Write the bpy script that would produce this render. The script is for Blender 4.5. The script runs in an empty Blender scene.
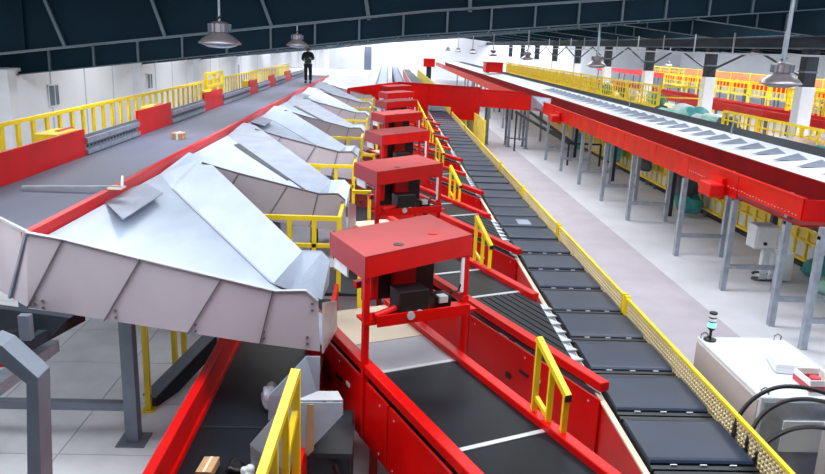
import bpy, bmesh, math, random
from mathutils import Vector, Matrix
random.seed(7)
S = bpy.context.scene
COL = S.collection
# ------------------------------------------------------------------ camera
W, H, F, EYE = 825.0, 474.0, 740.0, 4.8
VPX, VPY, ROLL = 388.0, 44.0, 0.039
fw = Vector((VPX - W/2, VPY - H/2, F)).normalized()
p2 = Vector((VPX + 1000 - W/2, VPY + 1000*ROLL - H/2, F))
dn = fw.cross(p2).normalized()
if dn.y < 0: dn = -dn
UPc = -dn
RTc = fw.cross(UPc)
if RTc.x < 0: RTc = -RTc
def ray(x, y):
    c = Vector((x - W/2, y - H/2, F))
    return Vector((RTc.dot(c), fw.dot(c), UPc.dot(c)))
EYEV = Vector((0, 0, EYE))
def atz(x, y, z): r = ray(x, y); return EYEV + r*((z - EYE)/r.z)
def aty(x, y, Y): r = ray(x, y); return EYEV + r*(Y/r.y)
def atx(x, y, X): r = ray(x, y); return EYEV + r*(X/r.x)
cam = bpy.data.cameras.new('camera'); camo = bpy.data.objects.new('camera', cam); COL.objects.link(camo)
cx = Vector((RTc.x, fw.x, UPc.x)); cy = -Vector((RTc.y, fw.y, UPc.y)); cz = -Vector((RTc.z, fw.z, UPc.z))
Mx = Matrix((cx, cy, cz)).transposed().to_4x4(); Mx.translation = EYEV
camo.matrix_world = Mx
cam.sensor_fit = 'HORIZONTAL'; cam.sensor_width = 36; cam.lens = 36*F/W; cam.clip_end = 500; cam.clip_start = 0.05
S.camera = camo
# ------------------------------------------------------------------ light
wd = bpy.data.worlds.new('world'); S.world = wd; wd.use_nodes = True
bg = wd.node_tree.nodes['Background']; bg.inputs[0].default_value = (0.86, 0.93, 1, 1); bg.inputs[1].default_value = 0.6
S.view_settings.view_transform = 'Standard'; S.view_settings.look = 'None'
S.view_settings.exposure = 0.42; S.view_settings.gamma = 1.0; S.view_settings.use_curve_mapping = False
BAY = 8.5
RAF = [10.3 - BAY*2, 10.3 - BAY] + [10.3 + BAY*i for i in range(0, 14)]
RZ = [(-10, 3.615), (.5, 5.03), (11, 6.08), (15.4, 5.66), (27, 6.5), (46, 5.2)]       # underside of rafters
def roof_z(X):
    for (a, za), (b, zb) in zip(RZ[:-1], RZ[1:]):
        if X <= b: return za + (zb-za)*(X-a)/(b-a)
    return RZ[-1][1]
SKY_W = 2.6
for i in range(1, len(RAF) - 1):
    ym = (RAF[i] + RAF[i+1])/2
    for (x0, x1) in ((-7.5, 10.5), (16.5, 26.5)):
        la = bpy.data.lights.new('skylight_daylight', 'AREA'); la.shape = 'RECTANGLE'; la.size = x1 - x0; la.size_y = SKY_W
        la.energy = 720 if x0 < 0 else 1000; la.color = (0.93, 0.97, 1.0)
        lo = bpy.data.objects.new('skylight_daylight', la); COL.objects.link(lo)
        xm = (x0 + x1)/2
        lo.location = (xm, ym, roof_z(xm) + 1.3)
        lo.rotation_euler = (0, -math.atan((roof_z(x1) - roof_z(x0))/(x1 - x0)), 0)
# ------------------------------------------------------------------ materials
def lin(c): c /= 255.0; return c/12.92 if c <= 0.04045 else ((c + 0.055)/1.055)**2.4
MATS = {}
def mat(name, rgb, rough=0.5, metal=0.0, var=0.08, scale=3.0, bump=0.0, bscale=60.0, emit=0.0, stretch=None, spec=0.5):
    m = bpy.data.materials.new(name); m.use_nodes = True; nt = m.node_tree; b = nt.nodes['Principled BSDF']
    col = tuple(lin(c) for c in rgb)
    b.inputs['Roughness'].default_value = rough; b.inputs['Metallic'].default_value = metal
    b.inputs['Specular IOR Level'].default_value = spec
    tc = nt.nodes.new('ShaderNodeTexCoord'); mp = nt.nodes.new('ShaderNodeMapping')
    if stretch: mp.inputs['Scale'].default_value = stretch
    nt.links.new(tc.outputs['Object'], mp.inputs[0])
    n = nt.nodes.new('ShaderNodeTexNoise'); n.inputs['Scale'].default_value = scale; n.inputs['Detail'].default_value = 6
    nt.links.new(mp.outputs[0], n.inputs['Vector'])
    r = nt.nodes.new('ShaderNodeValToRGB')
    lo = tuple(max(0, c*(1 - var*1.6)) for c in col); hi = tuple(min(1, c*(1 + var)) for c in col)
    r.color_ramp.elements[0].position = 0.3; r.color_ramp.elements[1].position = 0.7
    r.color_ramp.elements[0].color = (*lo, 1); r.color_ramp.elements[1].color = (*hi, 1)
    nt.links.new(n.outputs['Fac'], r.inputs['Fac']); nt.links.new(r.outputs['Color'], b.inputs['Base Color'])
    if bump:
        n2 = nt.nodes.new('ShaderNodeTexNoise'); n2.inputs['Scale'].default_value = bscale; n2.inputs['Detail'].default_value = 3
        nt.links.new(mp.outputs[0], n2.inputs['Vector'])
        bp = nt.nodes.new('ShaderNodeBump'); bp.inputs['Strength'].default_value = bump; bp.inputs['Distance'].default_value = 0.02
        nt.links.new(n2.outputs['Fac'], bp.inputs['Height']); nt.links.new(bp.outputs[0], b.inputs['Normal'])
    if emit:
        b.inputs['Emission Color'].default_value = (*col, 1); b.inputs['Emission Strength'].default_value = emit
    MATS[name] = m
    return m
RED = mat('red_paint', (208, 6, 4), 0.36, 0, 0.10, 1.5, spec=0.3)
RED_MOTTLE = mat('red_paint_mottled', (204, 10, 8), 0.4, 0, 0.16, 2.2, spec=0.3)  # patchy reflections on the trough panels put into the mottled tone
RED_SHADE = mat('red_paint_shaded', (128, 8, 12), 0.5, 0, 0.1, 2, spec=0.3)  # red darkened so the trough's inner shade is put into the colour
RED_SHEEN = mat('red_reflection_tint', (168, 24, 28), 0.36, 0, 0.10, 2, spec=0.35)  # pinkish reflection on hood tops and end panels put into the colour
YEL = mat('yellow_paint', (250, 216, 32), 0.4, 0, 0.08, 3)
YELP = mat('pale_yellow_panel', (238, 214, 108), 0.5, 0, 0.08, 3)
MESHC = mat('cream_mesh', (246, 226, 176), 0.5, 0, 0.06, 3)
SHEET = mat('brushed_white_sheet', (176, 188, 207), 0.40, 0.2, 0.08, 2.5, 0.12, 8, stretch=(1, .35, 1))
DECKW = mat('white_deck_sheet', (234, 238, 244), 0.45, 0, 0.05, 2)
SHEETG = mat('brushed_grey_sheet', (146, 154, 174), 0.42, 0.25, 0.10, 2.5, 0.1, 8)
SHEETO = mat('matt_sheet', (196, 186, 196), 0.55, 0.1, 0.06, 1.3)
RIB = mat('seam_metal', (118, 106, 114), 0.5, 0.3)
BELTG = mat('grey_conveyor_belt', (98, 100, 120), 0.62, 0, 0.12, 1.1, 0.05, 90, stretch=(1, .25, 1))
BELTB = mat('black_conveyor_belt', (17, 22, 30), 0.5, 0, 0.3, 2.0, spec=0.25)
BELTP = mat('plate_grey_belt', (170, 172, 182), 0.55, 0, 0.08, 2.0)
CREAM = mat('cream_belt', (226, 210, 186), 0.5, 0, 0.06, 2.0)
CARR = mat('carrier_frame_black', (22, 27, 34), 0.4, 0, 0.15, 4)
CBELT = mat('carrier_belt_slate', (32, 45, 68), 0.36, 0, 0.14, 1.6, spec=0.4)
STEEL = mat('grey_painted_steel', (120, 128, 142), 0.45, 0.35, 0.10, 3)
STEELD = mat('dark_painted_steel', (46, 53, 64), 0.5, 0.3, 0.15, 3)
GALV = mat('galvanised_steel', (165, 174, 188), 0.4, 0.55, 0.14, 6)
ALU = mat('aluminium_strip', (205, 208, 214), 0.4, 0.3, 0.05, 6)
FLOORM = mat('floor_paint_white', (212, 213, 221), 0.5, 0, 0.06, 1.0)
AISLE = mat('floor_aisle_grey', (184, 177, 188), 0.55, 0, 0.06, 1.6)
SLAB = mat('floor_slab', (226, 227, 232), 0.6, 0, 0.07, 2.0)
JOINT = mat('floor_joint', (178, 180, 190), 0.8)
WALLM = mat('wall_white_panel', (236, 238, 243), 0.6, 0, 0.03, 0.6)
BACKW = mat('wall_grey_panel', (128, 132, 140), 0.6, 0, 0.03, 0.6)
WALLS = mat('wall_seam', (196, 200, 208), 0.6)
ROOFM = mat('roof_teal_steel', (15, 40, 54), 0.7, 0, 0.14, 0.8, spec=0.12)
ROOFF = mat('roof_flange_steel', (84, 102, 114), 0.5, 0.2, 0.12, 2)
DECK = mat('roof_deck', (42, 60, 72), 0.7, 0.0, 0.1, 1)
COLW = mat('column_white', (232, 234, 240), 0.5, 0, 0.04, 2)
BLACK = mat('black_plastic', (14, 15, 18), 0.4, 0, 0.1, 5)
RUB = mat('black_rubber', (24, 24, 28), 0.5, 0, 0.1, 5)
WHITE = mat('white_plastic', (232, 234, 238), 0.45, 0, 0.04, 4)
LAMPM = mat('lamp_aluminium', (176, 166, 172), 0.35, 0.6, 0.1, 5)
LAMPG = mat('lamp_glass', (120, 150, 158), 0.15, 0, 0.05, 5)
GLASS = mat('window_glass', (120, 132, 150), 0.15, 0, 0.08, 1)
CAB = mat('cabinet_grey', (214, 220, 226), 0.4, 0, 0.04, 2)
CABP = mat('cabinet_side_panel', (196, 184, 188), 0.45, 0, 0.05, 1)
CARD = mat('cardboard', (190, 150, 110), 0.8, 0, 0.1, 6)
TEALB = mat('teal_sack', (60, 150, 152), 0.6, 0, 0.2, 5)
DARKB = mat('dark_grey_sack', (58, 64, 76), 0.6, 0, 0.2, 5)
WHB = mat('white_sack', (214, 222, 224), 0.6, 0, 0.12, 5)
FILM = mat('clear_film', (170, 168, 182), 0.25, 0, 0.2, 9)
PINKB = mat('pink_sack', (232, 150, 160), 0.6, 0, 0.12, 5)
BEIGEB = mat('beige_sack', (214, 184, 168), 0.7, 0, 0.12, 5)
GREENB = mat('pale_green_sack', (150, 200, 185), 0.6, 0, 0.15, 5)
ORANGE = mat('orange_mesh', (224, 130, 84), 0.6, 0, 0.2, 4)
BLUE = mat('blue_paint', (40, 70, 130), 0.5)
JACK = mat('green_jacket', (28, 74, 72), 0.8, 0, 0.15, 8)
TROU = mat('black_trousers', (20, 22, 28), 0.8, 0, 0.15, 8)
SKIN = mat('skin', (190, 140, 115), 0.6)
HAIR = mat('black_hair', (16, 14, 14), 0.6)
GLOWT = mat('tower_lamp_cyan', (120, 240, 225), 0.3, 0, 0.02, 3, emit=1.2)
PRINT = mat('red_print', (200, 70, 80), 0.6)
MOTOR = mat('red_motor_paint', (206, 10, 8), 0.4, 0, 0.08, 3, spec=0.3)

# ------------------------------------------------------------------ mesh helpers
class MB:
    def __init__(s): s.v = []; s.f = []; s.smooth = False
    def add(s, vs, fs):
        n = len(s.v); s.v += [Vector(v) for v in vs]; s.f += [tuple(i + n for i in f) for f in fs]; return s
    def box(s, x0, x1, y0, y1, z0, z1):
        return s.add([(x0,y0,z0),(x1,y0,z0),(x1,y1,z0),(x0,y1,z0),(x0,y0,z1),(x1,y0,z1),(x1,y1,z1),(x0,y1,z1)],
                     [(0,3,2,1),(4,5,6,7),(0,1,5,4),(1,2,6,5),(2,3,7,6),(3,0,4,7)])
    def obox(s, c, u, v, w):      # centre, three half-axis vectors
        c, u, v, w = Vector(c), Vector(u), Vector(v), Vector(w)
        P = [c-u-v-w, c+u-v-w, c+u+v-w, c-u+v-w, c-u-v+w, c+u-v+w, c+u+v+w, c-u+v+w]
        return s.add(P, [(0,3,2,1),(4,5,6,7),(0,1,5,4),(1,2,6,5),(2,3,7,6),(3,0,4,7)])
    def bar(s, a, b, w, h=None, up=(0,0,1)):
        a, b = Vector(a), Vector(b); h = h or w; d = (b - a); L = d.length
        if L < 1e-6: return s
        d.normalize(); up = Vector(up)
        if abs(d.dot(up)) > 0.98: up = Vector((0,1,0)) if abs(d.y) < .9 else Vector((1,0,0))
        sd = d.cross(up).normalized(); u2 = sd.cross(d).normalized()
        return s.obox((a+b)/2, d*(L/2), sd*(w/2), u2*(h/2))
    def plate(s, pts, th, n=None):   # polygon extruded along its normal by th (downwards from the polygon)
        P = [Vector(p) for p in pts]
        if n is None:
            n = Vector((0,0,0))
            for i in range(len(P)):
                n += P[i].cross(P[(i+1) % len(P)])
            n.normalize()
        n = Vector(n); k = len(P)
        return s.add(P + [p - n*th for p in P], [tuple(range(k)), tuple(range(2*k-1, k-1, -1))] + [(i, i+k, (i+1)%k+k, (i+1)%k) for i in range(k)])
    def tube(s, a, b, r, n=8, r2=None):
        a, b = Vector(a), Vector(b); d = (b-a).normalized(); r2 = r if r2 is None else r2
        up = Vector((0,0,1)) if abs(d.z) < .9 else Vector((1,0,0))
        x = d.cross(up).normalized(); y = d.cross(x)
        va = [a + (x*math.cos(t)+y*math.sin(t))*r for t in [2*math.pi*i/n for i in range(n)]]
        vb = [b + (x*math.cos(t)+y*math.sin(t))*r2 for t in [2*math.pi*i/n for i in range(n)]]
        return s.add(va+vb, [tuple(range(n))[::-1], tuple(range(n, 2*n))] + [(i, (i+1)%n, (i+1)%n+n, i+n) for i in range(n)])
    def path(s, pts, r, n=6):
        P = [Vector(p) for p in pts]; rings = []
        for i, p in enumerate(P):
            d = (P[min(i+1, len(P)-1)] - P[max(i-1, 0)]).normalized()
            up = Vector((0,0,1)) if abs(d.z) < .95 else Vector((1,0,0))
            x = d.cross(up).normalized(); y = d.cross(x)
            rings.append([p + (x*math.cos(t)+y*math.sin(t))*r for t in [2*math.pi*k/n for k in range(n)]])
        vs = [v for R in rings for v in R]; fs = [tuple(range(n))[::-1], tuple(range(len(vs)-n, len(vs)))]
        for i in range(len(P)-1):
            for k in range(n): fs.append((i*n+k, i*n+(k+1)%n, (i+1)*n+(k+1)%n, (i+1)*n+k))
        return s.add(vs, fs)
    def lathe(s, c, prof, n=20):     # profile (r, z)
        c = Vector(c); vs = []; fs = []
        for r, z in prof:
            vs += [c + Vector((r*math.cos(2*math.pi*k/n), r*math.sin(2*math.pi*k/n), z)) for k in range(n)]
        for i in range(len(prof)-1):
            for k in range(n): fs.append((i*n+k, i*n+(k+1)%n, (i+1)*n+(k+1)%n, (i+1)*n+k))
        fs.append(tuple(range(n))[::-1]); fs.append(tuple(range(len(vs)-n, len(vs))))
        return s.add(vs, fs)
    def mesh(s, name, shift=None):
        m = bpy.data.meshes.new(name); sh = shift or Vector((0,0,0))
        m.from_pydata([v - sh for v in s.v], [], s.f); m.validate()
        bm = bmesh.new(); bm.from_mesh(m); bmesh.ops.recalc_face_normals(bm, faces=bm.faces); bm.to_mesh(m); bm.free()
        if s.smooth:
            for p in m.polygons: p.use_smooth = True
        return m
def root_of(o):
    while o.parent: o = o.parent
    return o
def tag(o, label=None, cat=None, group=None, kind=None):
    if label: o['label'] = label
    if cat: o['category'] = cat
    if group: o['group'] = group
    if kind: o['kind'] = kind
    return o
def bevel(o, w=0.01, seg=2):
    b = o.modifiers.new('bevel', 'BEVEL'); b.width = w; b.segments = seg; b.limit_method = 'ANGLE'; b.angle_limit = math.radians(40)
    return o
def part(name, mb, m, parent, bev=0, kind=None, label=None):
    o = bpy.data.objects.new(name, mb.mesh(name, root_of(parent).location)); o.data.materials.append(m); COL.objects.link(o); o.parent = parent
    if bev: bevel(o, bev)
    if kind: o['kind'] = kind
    if label: o['label'] = label
    return o
def inst(name, me, loc, parent):    # share mesh data; loc is local to the parent
    o = bpy.data.objects.new(name, me); COL.objects.link(o); o.parent = parent; o.location = loc; return o
def thing(name, loc, label=None, cat=None, group=None):
    o = bpy.data.objects.new(name, None); o.empty_display_size = .1; COL.objects.link(o); o.location = Vector(loc)
    return tag(o, label, cat, group)
def solid(name, mb, m, label=None, cat=None, group=None, kind=None, bev=0):
    xs = [v.x for v in mb.v]; ys = [v.y for v in mb.v]; zs = [v.z for v in mb.v]
    b = Vector(((min(xs)+max(xs))/2, (min(ys)+max(ys))/2, min(zs)))
    o = bpy.data.objects.new(name, mb.mesh(name, b)); o.data.materials.append(m); COL.objects.link(o); o.location = b
    if bev: bevel(o, bev)
    return tag(o, label, cat, group, kind)
def copy_tree(o, parent=None, shift=None):
    c = o.copy(); COL.objects.link(c); c.parent = parent
    if shift is not None: c.location = o.location + Vector(shift)
    for ch in o.children: copy_tree(ch, c)
    return c
def V(*a): return Vector(a)
ORD = ['nearest', 'second nearest', 'third nearest', 'fourth nearest', 'fifth nearest', 'sixth nearest', 'farthest']
# ================================================================== SETTING
YF = 118.0
fl = solid('floor', MB().box(-9.2, 46, -8, YF, -0.2, 0), FLOORM, kind='structure')
part('aisle_strip', MB().box(4.0, 6.4, 2, 110, 0, 0.004), AISLE, fl)
# floor slabs left of the induction lines
sl = MB().box(-.63, .63, -.63, .63, 0, .012).mesh('slab'); sl.materials.append(SLAB)
part('joint_bed', MB().box(-8.9, -2.05, 5.2, 16.6, 0, .006), JOINT, fl)
for i in range(5):
    for j in range(9):
        o = inst('slab', sl, (-8.2 + i*1.28 + .0, 5.95 + j*1.28, 0), fl); o.location -= fl.location; o.location.z = 0.2
# left wall
wl = solid('wall_left', MB().box(-9.25, -9.0, -8, YF, 0, 3.82), WALLM, kind='structure')
for k in range(26):
    y = 9 + k*2.3 if k < 14 else 41 + (k-14)*6
    part('seam', MB().box(-9.0, -8.985, y, y+.05, 0, 3.82), WALLS, wl)
part('coping', MB().box(-9.3, -8.93, -8, YF, 3.82, 3.9), COLW, wl)
for k, (y, z) in enumerate(((20.6, 3.12), (28.9, 3.1), (46, 3.0))):
    w_ = solid('window_%d' % (k+1), MB().box(-9.02, -8.96, y-.32, y+.32, z-.30, z+.30), COLW, kind='structure')
    part('pane', MB().box(-8.96, -8.95, y-.27, y+.27, z-.26, z+.26), GLASS, w_)
    part('mullion', MB().box(-8.95, -8.93, y-.02, y+.02, z-.26, z+.26), COLW, w_)
# pilasters of left wall
for k, y in enumerate((17.8, 27.3, 35.8, 44.3)):
    part('pilaster', MB().box(-9.0, -8.7, y-.15, y+.25, 0, 3.9), COLW, wl)
solid('wall_far', MB().box(-9.2, 46, YF, YF+.3, 0, 9.5), WALLM, kind='structure')
solid('wall_right', MB().box(46, 46.3, -8, YF, 0, 9.5), WALLM, kind='structure')
solid('wall_back', MB().box(-9.2, 46, -8.3, -8, 0, 9.5), BACKW, kind='structure')
# upper left wall strip above the coping (light cladding seen under the rafters)
solid('trim_1', MB().box(-9.6, -9.45, -8, YF, 3.7, 4.6), COLW, kind='structure')
# ceiling: deck with daylight strips, rafters, purlins
ce = tag(bpy.data.objects.new('ceiling', None), kind='structure'); COL.objects.link(ce)
def roof_strip(y0, y1):
    mb = MB(); X = [q[0] for q in RZ]
    for a, b in zip(X[:-1], X[1:]):
        za, zb = roof_z(a)+1.45, roof_z(b)+1.45
        mb.add([(a,y0,za),(b,y0,zb),(b,y1,zb),(a,y1,za),(a,y0,za+.1),(b,y0,zb+.1),(b,y1,zb+.1),(a,y1,za+.1)],
               [(0,3,2,1),(4,5,6,7),(0,1,5,4),(1,2,6,5),(2,3,7,6),(3,0,4,7)])
    return mb
for i in range(len(RAF)-1):
    ym = (RAF[i]+RAF[i+1])/2
    part('deck_panel', roof_strip(RAF[i]-.0, ym-SKY_W/2), DECK, ce)
    part('deck_panel', roof_strip(ym+SKY_W/2, RAF[i+1]), DECK, ce)
for i, Y in enumerate(RAF):
    off = 0.22 if i < 3 else 0.0
    X = [-9.6] + [q[0] for q in RZ[1:]]
    web = MB(); flg = MB()
    for a, b in zip(X[:-1], X[1:]):
        za, zb = roof_z(a)+off, roof_z(b)+off
        web.add([(a,Y-.01,za),(b,Y-.01,zb),(b,Y+.01,zb),(a,Y+.01,za),(a,Y-.01,za+1.45-off),(b,Y-.01,zb+1.45-off),(b,Y+.01,zb+1.45-off),(a,Y+.01,za+1.45-off)],
                [(0,3,2,1),(4,5,6,7),(0,1,5,4),(1,2,6,5),(2,3,7,6),(3,0,4,7)])
        flg.bar((a,Y,za-.01),(b,Y,zb-.01), .24, .025)
    rw = part('rafter', web, ROOFM, ce)
    part('flange', flg, ROOFF, rw)
    if i < 2: continue
    if i == 2:
        for (xb, yb, xt, yt) in ((24,50,20,0),(65,46,45,0),(165,36,152,0),(272,27,262,0),(369,20,366,0),(470,12,470,0)):
            a = aty(xb, yb, Y-.06); b = aty(xt, yt, Y-.06); b = a + (b-a)*1.3
            part('fly_brace', MB().bar(a, b, .05, .04), ROOFF if xb != 24 else ROOFM, rw)
    else:
        n = 22 if i < 7 else 10
        for k in range(n):
            x = -8.2 + k*(1.07 if i < 7 else 2.2)
            z = roof_z(x)
            part('stiffener', MB().box(x-.025, x+.025, Y-.09, Y-.01, z+.0, z+.62), ROOFF, rw)
for k in range(12):
    x = -8 + k*3.6
    part('purlin', MB().bar((x, -8, roof_z(x)+1.36), (x, YF, roof_z(x)+1.36), .07, .16), ROOFF, ce)
# ---- columns of the right-hand row and their girder
for k in range(9):
    y = 27.3 + BAY*k; x = 15.4
    c = thing('column', (x, y, 0), 'white wrapped column with dark steel head, %s of the right-hand row' % (ORD[k] if k < 6 else ('seventh','eighth','ninth')[k-6]), 'column', 'columns of the right-hand row')
    part('wrap', MB().box(x-.26, x+.26, y-.26, y+.26, 0, 3.85), COLW, c, .02)
    part('head', MB().box(x-.22, x+.22, y-.22, y+.22, 3.85, 5.19), STEELD, c)
    part('clamp_band', MB().box(x-.24, x+.24, y-.24, y+.24, 4.35, 4.42), STEEL, c)
gz = 5.25
g = thing('valley_girder', (15.4, 60, gz), 'long dark steel girder running over the right-hand columns', 'girder')
part('web', MB().box(15.3, 15.5, 16, YF, gz, gz+.36), STEELD, g)
part('bottom_flange', MB().box(15.1, 15.7, 16, YF, gz-.05, gz), ROOFF, g)
part('top_flange', MB().box(15.15, 15.65, 16, YF, gz+.36, gz+.4), ROOFF, g)
pi = thing('cable_tray', (14.2, 60, 4.9), 'thin pale cable tray running under the long steel girder', 'cable tray')
part('tray', MB().box(14.05, 14.4, 14, YF, 4.92, 4.98), ALU, pi)
for k in range(14): part('hanger', MB().bar((14.2, 15+k*4, 4.98), (14.2, 15+k*4, roof_z(14.2)), .05), ALU, pi)
for k in range(7):
    ya, yb = 27.3+BAY*k, 27.3+BAY*(k+1)
    b = thing('sway_brace', (15.4, (ya+yb)/2, 4.2), 'pair of slanting brace rods in the %s bay of the right-hand columns' % (ORD[k] if k < 6 else 'seventh nearest'), 'brace', 'brace rods between columns')
    ym = (ya+yb)/2
    part('rod', MB().bar((15.4, ya+.31, 4.2), (15.4, ym, 5.15), .07), STEELD, b)
    part('rod', MB().bar((15.4, yb-.31, 4.2), (15.4, ym, 5.15), .07), STEELD, b)
# ================================================================== LEFT CONVEYOR
BX0, BX1, BZ = -5.0, -3.62, 2.8
lc = thing('belt_conveyor', (-4.3, 24, 0), 'long raised grey belt conveyor with red side panels along the left wall', 'conveyor')
part('belt', MB().plate([V(BX0,8.72,BZ),V(BX1,7.36,BZ),V(BX1,46,BZ),V(BX0,46,BZ)], .05), BELTG, lc)
part('bed', MB().plate([V(BX0,8.8,BZ-.05),V(BX1,7.46,BZ-.05),V(BX1,46,BZ-.05),V(BX0,46,BZ-.05)], .23), STEELD, lc)
lp = MB(); lp.box(BX1, BX1+.09, 7.3, 46, BZ-.12, BZ+.045)
part('red_lip', lp, RED, lc, .01)
pan = [(9.55, 12.55, .44), (15.25, 17.65, .5), (20.8, 23.2, .5), (27.7, 29.4, .5), (32.4, 34.0, .5), (37.4, 39.6, .5)]
pan0 = [(8.9, 9.5)] + [(pan[i][1], pan[i+1][0]) for i in range(len(pan)-1)] + [(39.6, 45.8)]
for y0, y1, h in pan: part('red_panel', MB().box(BX0-.05, BX0-.01, y0, y1, BZ-.08, BZ+h), RED, lc, .006)
for y0, y1 in pan0:
    gr = part('guard_panel', MB().box(BX0-.04, BX0-.015, y0, y1, BZ-.06, BZ+.34), STEEL, lc)
    part('guard_rail', MB().box(BX0-.015, BX0+.03, y0, y1, BZ+.20, BZ+.29), GALV, gr)
    part('guard_rail', MB().box(BX0-.015, BX0+.03, y0, y1, BZ+.02, BZ+.09), GALV, gr)
    nn = int((y1-y0)/.16)
    sm = MB()
    for k in range(nn): sm.box(BX0-.015, BX0-.005, y0+.06+k*.16, y0+.13+k*.16, BZ+.13, BZ+.16)
    part('slot_row', sm, CARR, gr, kind='stuff')
for k in range(10):
    y = 17.6 + k*3.2
    part('leg', MB().box(-4.9, -4.78, y, y+.12, 0, BZ-.28), STEEL, lc); part('leg', MB().box(-3.84, -3.72, y, y+.12, 0, BZ-.28), STEEL, lc)
    part('cross_tie', MB().box(-4.78, -3.84, y+.02, y+.1, 1.2, 1.3), STEEL, lc)
for y0, y1, h in pan[:4]:
    mb = MB().box(BX0-.42, BX0-.06, y1-.95, y1-.15, BZ+.18, BZ+.46)
    bx = part('drive_box', mb, YEL, lc, .02); part('drive_motor', MB().tube((BX0-.2, y1-.6, BZ+.4), (BX0-.2, y1-.05, BZ+.4), .08, 10), MOTOR, bx)
# walkway and yellow railing on its far side
wk = thing('walkway', (-6.0, 24, 0), 'narrow raised steel walkway beside the left belt conveyor', 'walkway')
part('deck', MB().box(-5.85, -5.12, 4.5, 46, 2.42, 2.47), GALV, wk)
for k in range(8): part('leg', MB().box(-5.8, -5.7, 6+k*5.4, 6.1+k*5.4, 0, 2.42), STEEL, wk)
yr = thing('railing', (-5.75, 24, 2.47), 'long yellow railing with upright bars along the left conveyor walkway', 'railing')
part('top_rail', MB().bar((-5.75, 5, 3.40), (-5.75, 45, 3.46), .06, .06), YEL, yr)
part('toe_rail', MB().bar((-5.75, 5, 2.62), (-5.75, 45, 2.62), .03, .1), YEL, yr)
bal = MB().box(-.022, .022, -.045, .045, 0, .93).mesh('baluster'); bal.materials.append(YEL)
for k in range(78):
    inst('baluster', bal, (0, 5.2 + k*.51 - 24, 0), yr)
# yellow rail portal near the middle (taller stair gate)
gt = thing('stair_gate', (-5.3, 25, 2.47), 'taller yellow stair gate frame standing behind the left conveyor', 'gate')
for yy in (23.2, 24.3, 25.4): part('post', MB().bar((-5.5, yy, 2.47), (-5.5, yy, 3.72), .09), YEL, gt)
part('rail', MB().bar((-5.5, 23.2, 3.7), (-5.5, 25.4, 3.7), .08), YEL, gt); part('rail', MB().bar((-5.5, 23.2, 3.3), (-5.5, 25.4, 3.3), .08), YEL, gt)
# things on the belt
p = atz(179, 139, BZ)
bx = thing('parcel', p, 'small brown cardboard parcel lying alone on the grey left belt', 'box')
part('carton', MB().box(p.x-.11, p.x+.11, p.y-.14, p.y+.14, BZ+.001, BZ+.13), CARD, bx, .006)
part('tape', MB().box(p.x-.02, p.x+.02, p.y-.142, p.y+.142, BZ+.002, BZ+.133), WHITE, bx)
a = atz(22, 187, BZ+.04); b = atz(122, 187, BZ+.07)
rd = thing('metal_rod', (a+b)/2, 'thin metal bar lying across the left belt near the red panel', 'rod')
part('rod', MB().bar(a, b, .05, .03), GALV, rd)
part('end_bracket', MB().bar(b, b+V(0, .05, .14), .03), ALU, rd); part('end_plate', MB().box(b.x-.16, b.x+.02, b.y-.1, b.y+.1, b.z-.02, b.z+.0), CREAM, rd)
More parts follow.
